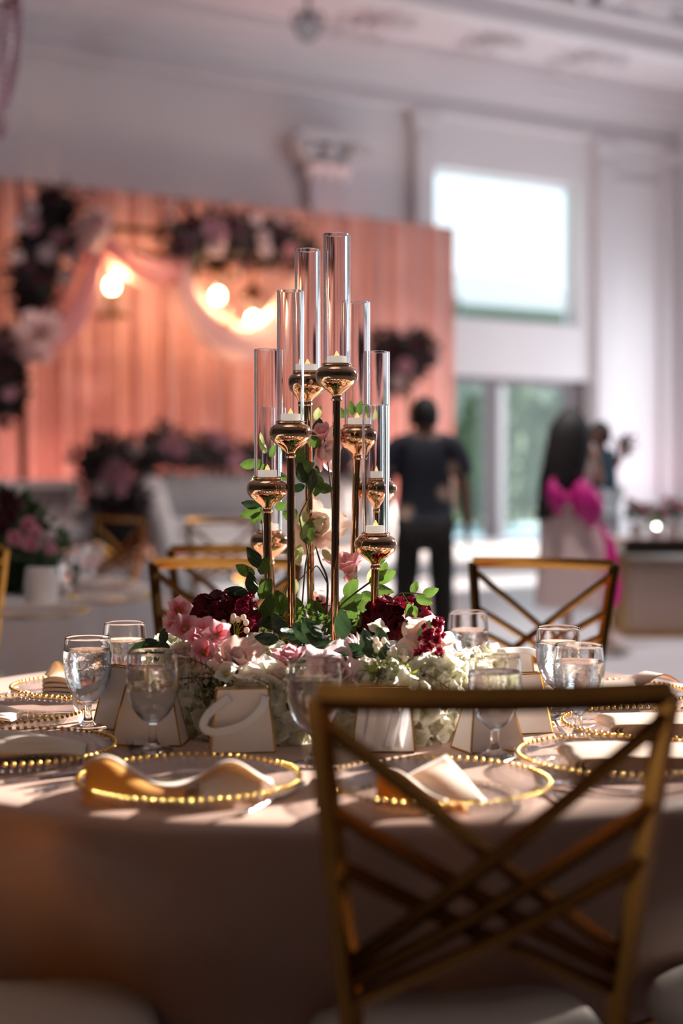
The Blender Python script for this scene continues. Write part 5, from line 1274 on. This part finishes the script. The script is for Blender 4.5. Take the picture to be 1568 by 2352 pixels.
for px, py, Y, a, L_, k in [
    (735, 1085, Yv, 300, .045, 'leaf'), (700, 1110, Yv, 345, .046, 'leaf_d'), (708, 1125, Yv, 20, .044, 'leaf_d'), (700, 1115, Yv, 255, .032, 'leaf_d'), (725, 1118, Yv, 100, .036, 'leaf'), (742, 1120, Yv, 100, .022, 'leaf'),
    (690, 1210, Yv, 20, .034, 'leaf_p'), (705, 1250, Yv, 5, .05, 'leaf'), (720, 1200, Yv, 80, .03, 'leaf_p'), (680, 1190, Yv, 330, .03, 'leaf'), (730, 1090, Yv, 185, .045, 'leaf'), (700, 1060, Yv, 320, .05, 'leaf'), (728, 1010, 2.83, 10, .045, 'leaf_d'), (733, 1030, 2.83, 330, .04, 'leaf'),
    (722, 965, 2.83, 25, .035, 'leaf_p'), (808, 955, 2.9, 350, .032, 'leaf'), (820, 955, 2.9, 20, .034, 'leaf'), (790, 960, 2.9, 330, .028, 'leaf'), (850, 965, 2.9, 40, .035, 'leaf_p'),
    (690, 1250, Yv, 190, .04, 'leaf_p'), (685, 1300, Yv, 350, .045, 'leaf_p'), (680, 1330, Yv, 200, .05, 'leaf_p'), (740, 1262, Yv, 140, .036, 'leaf_p'), (690, 1240, Yv, 25, .04, 'leaf_p'),
    (612, 1040, 2.88, 320, .05, 'leaf_p'), (600, 1035, 2.88, 345, .04, 'leaf_p'), (592, 1060, 2.88, 260, .038, 'leaf'), (605, 1065, 2.88, 200, .036, 'leaf'), (622, 1050, 2.88, 40, .034, 'leaf'), (628, 1085, 2.88, 120, .036, 'leaf'), (588, 1090, 2.88, 190, .03, 'leaf_p'),
    (600, 1168, 2.84, 250, .045, 'leaf'), (600, 1160, 2.84, 280, .042, 'leaf_d'), (630, 1165, 2.84, 80, .03, 'leaf'), (650, 1175, 2.84, 120, .034, 'leaf'), (600, 1175, 2.84, 215, .032, 'leaf'),
    (590, 1305, 2.74, 345, .05, 'leaf_d'), (585, 1320, 2.74, 300, .042, 'leaf'), (598, 1320, 2.74, 20, .04, 'leaf'), (600, 1330, 2.74, 150, .04, 'leaf'), (585, 1365, 2.72, 345, .045, 'leaf_d'), (572, 1370, 2.72, 285, .05, 'leaf_d'), (570, 1380, 2.72, 260, .05, 'leaf_d'), (595, 1375, 2.72, 30, .045, 'leaf'),
    (590, 1400, 2.70, 200, .045, 'leaf_d'), (600, 1420, 2.70, 20, .05, 'leaf'), (575, 1410, 2.7, 330, .045, 'leaf_d'), (630, 1420, 2.74, 10, .055, 'leaf'), (655, 1410, 2.74, 340, .05, 'leaf'), (640, 1440, 2.72, 300, .05, 'leaf_d'), (690, 1430, 2.76, 350, .05, 'leaf'),
    (740, 1430, 2.78, 330, .055, 'leaf'), (720, 1440, 2.78, 10, .055, 'leaf'), (765, 1440, 2.80, 10, .055, 'leaf'), (790, 1440, 2.78, 30, .055, 'leaf'), (780, 1395, 2.76, 60, .052, 'leaf'), (790, 1370, 2.76, 40, .045, 'leaf'), (800, 1450, 2.74, 60, .05, 'leaf'), (820, 1400, 2.78, 50, .045, 'leaf'),
    (700, 1475, 2.60, 300, .045, 'leaf_d'), (725, 1475, 2.52, 310, .055, 'leaf_d'), (735, 1480, 2.50, 330, .058, 'leaf_d'), (762, 1480, 2.50, 285, .05, 'leaf_d'), (785, 1470, 2.5, 0, .056, 'leaf_d'), (775, 1500, 2.48, 240, .045, 'leaf_d'), (800, 1505, 2.48, 255, .036, 'leaf_d'), (690, 1460, 2.55, 280, .04, 'leaf_d'), (700, 1500, 2.50, 210, .05, 'leaf_d'), (660, 1460, 2.58, 320, .05, 'leaf_d'),
    (858, 1330, 2.74, 75, .046, 'leaf'), (850, 1345, 2.74, 40, .034, 'leaf'), (855, 1345, 2.74, 115, .042, 'leaf'), (845, 1340, 2.74, 25, .045, 'leaf_p'), (830, 1360, 2.74, 120, .036, 'leaf'), (860, 1300, 2.76, 25, .05, 'leaf'), (870, 1335, 2.74, 20, .04, 'leaf'),
    (862, 1512, 2.50, 335, .058, 'leaf_d'), (890, 1505, 2.52, 335, .055, 'leaf_d'), (965, 1470, 2.56, 30, .04, 'leaf_d'), (900, 1500, 2.50, 275, .045, 'leaf_d'), (840, 1500, 2.5, 280, .05, 'leaf_d'), (350, 1480, 2.66, 250, .05, 'leaf_d'), (372, 1480, 2.64, 10, .032, 'leaf_d'), (390, 1485, 2.62, 260, .045, 'leaf_d'), (365, 1485, 2.64, 300, .03, 'leaf_d'), (640, 1470, 2.55, 280, .045, 'leaf_d'), (560, 1560, 2.5, 320, .04, 'leaf_d'), (690, 1560, 2.46, 200, .06, 'leaf_d')]:
    leaf(px, py, Y, a, L_, k)
# arching sprig on the window side
stem([(862, 1435, 2.72), (890, 1390, 2.70), (915, 1365, 2.69), (940, 1362, 2.68), (970, 1365, 2.68)], .0017, 'stem'); stem([(925, 1364, 2.69), (938, 1385, 2.69), (945, 1400, 2.69)], .0012, 'stem')
for px, py, a, L_ in [(945, 1362, 25, .026), (970, 1365, 75, .032), (955, 1368, 120, .034), (940, 1385, 185, .028), (948, 1390, 165, .024)]: leaf(px, py, 2.68, a, L_, 'leaf')
stem([(330, 1480, 2.66), (362, 1486, 2.64), (400, 1500, 2.62)], .0016, 'stem_d')
# roses on the vine
rose('pink_p', loc(738, 985, 2.80), D(-.3, -.4, .9), .032, .45, n=10, name='rose_bud'); rose('pale_p', loc(760, 1040, 2.83), D(.9, -.5, -.1), .052, .75, n=12)
rose('cream_p', loc(730, 1205, 2.84), D(.3, -.7, .1), .060, .95, n=14); rose('pale_p', loc(722, 1245, 2.85), D(.1, -.6, -.5), .036, .9, n=10); rose('pink_p', loc(795, 1285, 2.82), D(-.2, -.4, 1), .045, .45, n=10, name='rose_bud')
rose('pale_p', loc(812, 1320, 2.84), D(.8, -.4, -.4), .034, .8, n=9); rose('pale_p', loc(738, 1375, 2.84), D(-.3, -.5, .8), .030, .7, n=9); rose('pale_p', loc(800, 1425, 2.8), D(0, -.6, .8), .03, .9, n=9)
# bud sprays, lime sprigs, brown twigs
def spray(c, Y, n, rad, m, hs, seed, sm='stem'):
    r = random.Random(seed); w = MB(); b = []
    p0 = loc(c[0], c[1] + 45, Y)
    for k in range(n):
        p = loc(c[0], c[1], Y) + Vector((r.uniform(-1, 1) * rad, r.uniform(-.5, .5) * rad, r.uniform(-.8, 1) * rad)); md = p0.lerp(p, .6) + Vector((r.uniform(-.006, .006), 0, .004))
        w.tube([p0, md, p], .0008, 5); b.append(p)
    w.build('spray_stems', M[sm], fl)
    for p in b:
        q = MB(); q.ell((0, 0, 0), (hs, hs, hs * 1.15), 8, 6); q.build('bud', m, fl, T(p))
spray((905, 1510), 2.50, 9, .034, M['cream_p'], .0055, 1, 'lime'); spray((540, 1430), 2.60, 8, .022, M['cream_p'], .0055, 2, 'lime'); spray((880, 1520), 2.49, 8, .03, M['white_p'], .005, 3, 'lime')
spray((475, 1580), 2.50, 9, .03, M['leaf_p'], .0045, 4); spray((500, 1610), 2.5, 8, .03, M['leaf_p'], .004, 5)
def sprig(c, Y, n, rad, mk, seed, size=.016):
    r = random.Random(seed); w = MB()
    for k in range(n):
        p = loc(c[0], c[1], Y) + Vector((r.uniform(-1, 1) * rad, r.uniform(-.4, .4) * rad, r.uniform(-.6, .6) * rad)); d = Vector((r.uniform(-1, 1), r.uniform(-1, 0), r.uniform(-.3, 1)))
        w.add([(0, 0, 0), (.25, .08, .45), (0, .05, 1), (-.25, .08, .45)], [(0, 1, 2, 3)], aim(p, d, r.uniform(0, 6), size * r.uniform(.6, 1.2)))
    o = w.build('fine_sprig', mk, fl, sharp=0); o['kind'] = 'stuff'
sprig((895, 1565), 2.47, 110, .038, M['lime'], 1); sprig((880, 1545), 2.48, 60, .03, M['leaf_p'], 2); sprig((500, 1585), 2.49, 60, .03, M['leaf_d'], 3, .014); sprig((640, 1430), 2.74, 80, .05, M['leaf'], 4, .02); sprig((700, 1450), 2.72, 110, .06, M['leaf'], 5, .022); sprig((780, 1450), 2.74, 90, .05, M['leaf'], 6, .02)
for A in ([(405, 1560, 2.48), (450, 1556, 2.48), (500, 1560, 2.48)], [(440, 1515, 2.5), (475, 1530, 2.5), (500, 1555, 2.5)], [(965, 1540, 2.47), (1000, 1560, 2.47), (1030, 1580, 2.47)]):
    P = catmull([loc(*q) for q in A], 6); w = MB(); w.tube(P, .0011, 5)
    for p in P[::2]:
        for sg in (-1, 1): w.tube([p, p + Vector((U_(-.004, .004), -.003, sg * U_(.006, .014)))], [.0012, .0004], 4)
    w.build('twig', M['stem_d'], fl)

# ------------------------------------------------------------------ cage table with vases, lamp, crystal chandelier
YT = 11.2
pt = at(1560, 1240, YT); t = thing('cage_table', 'dark topped gold cage table with slim bars beside the pink wall', 'table', (pt.x, YT, 0))
ht = .75
w = MB(); w.box((0, 0, ht - .06), (1.0, .62, .10)); w.build('table_top', M['dark'], t, smooth=False)
w = MB(); w.box((0, 0, ht + .0), (1.04, .66, .025)); w.build('gold_rim', M['gold'], t, smooth=False)
w = MB(); w.box((0, 0, .02), (1.0, .62, .04)); w.build('base_rail', M['gold'], t, smooth=False)
for k in range(22):
    for y in (-.29, .29):
        w = MB(); w.tube([(-.48 + .96 * k / 21, y, .03), (-.48 + .96 * k / 21, y, ht - .1)], .007 if 0 < k < 21 else .016, 6); w.build('cage_bar', M['goldp'], t)
for k in range(1, 8):
    for x in (-.48, .48):
        w = MB(); w.tube([(x, -.29 + .58 * k / 8, .03), (x, -.29 + .58 * k / 8, ht - .1)], .007, 6); w.build('cage_bar', M['goldp'], t)
w = MB(); w.box((0, 0, .30), (.9, .5, .56)); w.build('inner_panel', mat('pale_rose_panel', (.45, .36, .36), .6), t, smooth=False)
for i, (px, lab, h, sd) in enumerate([(1462, 'clear vase of pink roses nearest the carried child', .17, 31), (1505, 'short clear vase with a bright glint between two other vases', .12, 32), (1545, 'clear vase of pink roses at the far end of the cage table', .18, 33)]):
    q = at(px, 1235, YT - .12); b = thing('bud_vase', lab, 'vase', (q.x, YT - .12, ht + .0125))
    w = MB(); w.lathe([(.04, .0), (.055, .01), (.06, h * .5), (.05, h), (.046, h), (.055, h * .5), (.05, .014), (.001, .012)], 24); w.build('glass_body', M['plate'], b, sharp=50)
    w = MB(); w.lathe([(.001, .016), (.05, .018), (.054, h * .6), (.001, h * .6)], 24); w.build('water', M['vase'], b, sharp=50)
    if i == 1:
        w = MB(); w.ell((0, -.03, h * .75), .013, 12, 8); w.build('votive_light', mat('votive_glow', (1, .9, .8), .4, emit=((1, .93, .86), 30)), b)  # glowing bead painted in as the glint on the glass
    q2 = Vector((q.x, YT - .12, ht + h + .05))
    cluster('rose_bunch', ['pink roses in the clear vase nearest the carried child', 'few pink roses in the short clear vase with a glint', 'pink roses in the clear vase at the far table end'][i], 'flowers', [(q2, (.07, .06, .05))], [(q2 + Vector((U_(-.08, .08), -.05, U_(-.02, .09))), .045, rnd.choice(['bl_pp', 'bl_w', 'bl_pp'])) for _ in range(5)], 70, .06, seed=sd, fol=M['bush'])
# spotlight under the coffer
p = atp(707, 58, WALL_C - 3.0); t = thing('ceiling_spotlight', 'small grey spotlight hanging below the coffered ceiling', 'lamp', p)
w = MB(); w.tube([(0, 0, 0), (0, -.25, -.12)], [.16, .17], 16); w.build('lamp_body', M['fixture'], t)
w = MB(); w.tube([(0, -.252, -.121), (0, -.262, -.126)], [.14, .13], 16); w.build('lens', M['lens'], t)
w = MB(); w.tube([(0, 0, .05), (0, 0, ZC - p.z)], .03, 8); w.build('drop_rod', M['fixture'], t)
w = MB(); w.tube([(-.2, 0, 0), (-.2, 0, .16), (.2, 0, .16), (.2, 0, 0)], .025, 6); w.build('yoke', M['fixture'], t)
# chandelier of pink crystal strands
YC = 8.6
p = at(-95, 12, YC); t = thing('crystal_chandelier', 'pink crystal chandelier strands at the upper picture edge', 'chandelier', p)
w = MB(); w.tube([(.36 * math.cos(k * PI / 8), .36 * math.sin(k * PI / 8), .1) for k in range(17)], .02, 6); w.build('ring', M['gold'], t)
w = MB(); w.tube([(0, 0, .1), (0, 0, ZC + .45 - p.z)], .02, 6); w.build('hanging_rod', M['gold'], t)
for k in range(3):
    w = MB(); w.tube([(.36 * math.cos(k * 2.094), .36 * math.sin(k * 2.094), .1), (0, 0, .6)], .012, 6); w.build('spoke', M['gold'], t)
w = MB(); w.lathe([(.0005, -.030), (.022, 0), (.016, .018), (.0005, .026)], 6); cr = w.mesh('crystal', M['crystal'], smooth=False)
for k in range(20):
    a = 2 * PI * k / 20; r0 = .36
    for j in range(18):
        f = j / 17; rr = r0 * (1 - .28 * f ** 2); obj('crystal', cr, t, T(rr * math.cos(a), rr * math.sin(a), .06 - .80 * f) @ RZ(a + j))
# hydrated lists are written once; cap light paths
sc.cycles.max_bounces = 14; sc.cycles.diffuse_bounces = 4; sc.cycles.glossy_bounces = 5; sc.cycles.transmission_bounces = 12; sc.cycles.transparent_max_bounces = 24
sc.cycles.sample_clamp_indirect = 6; sc.cycles.blur_glossy = .25
sc.cycles.use_denoising = True
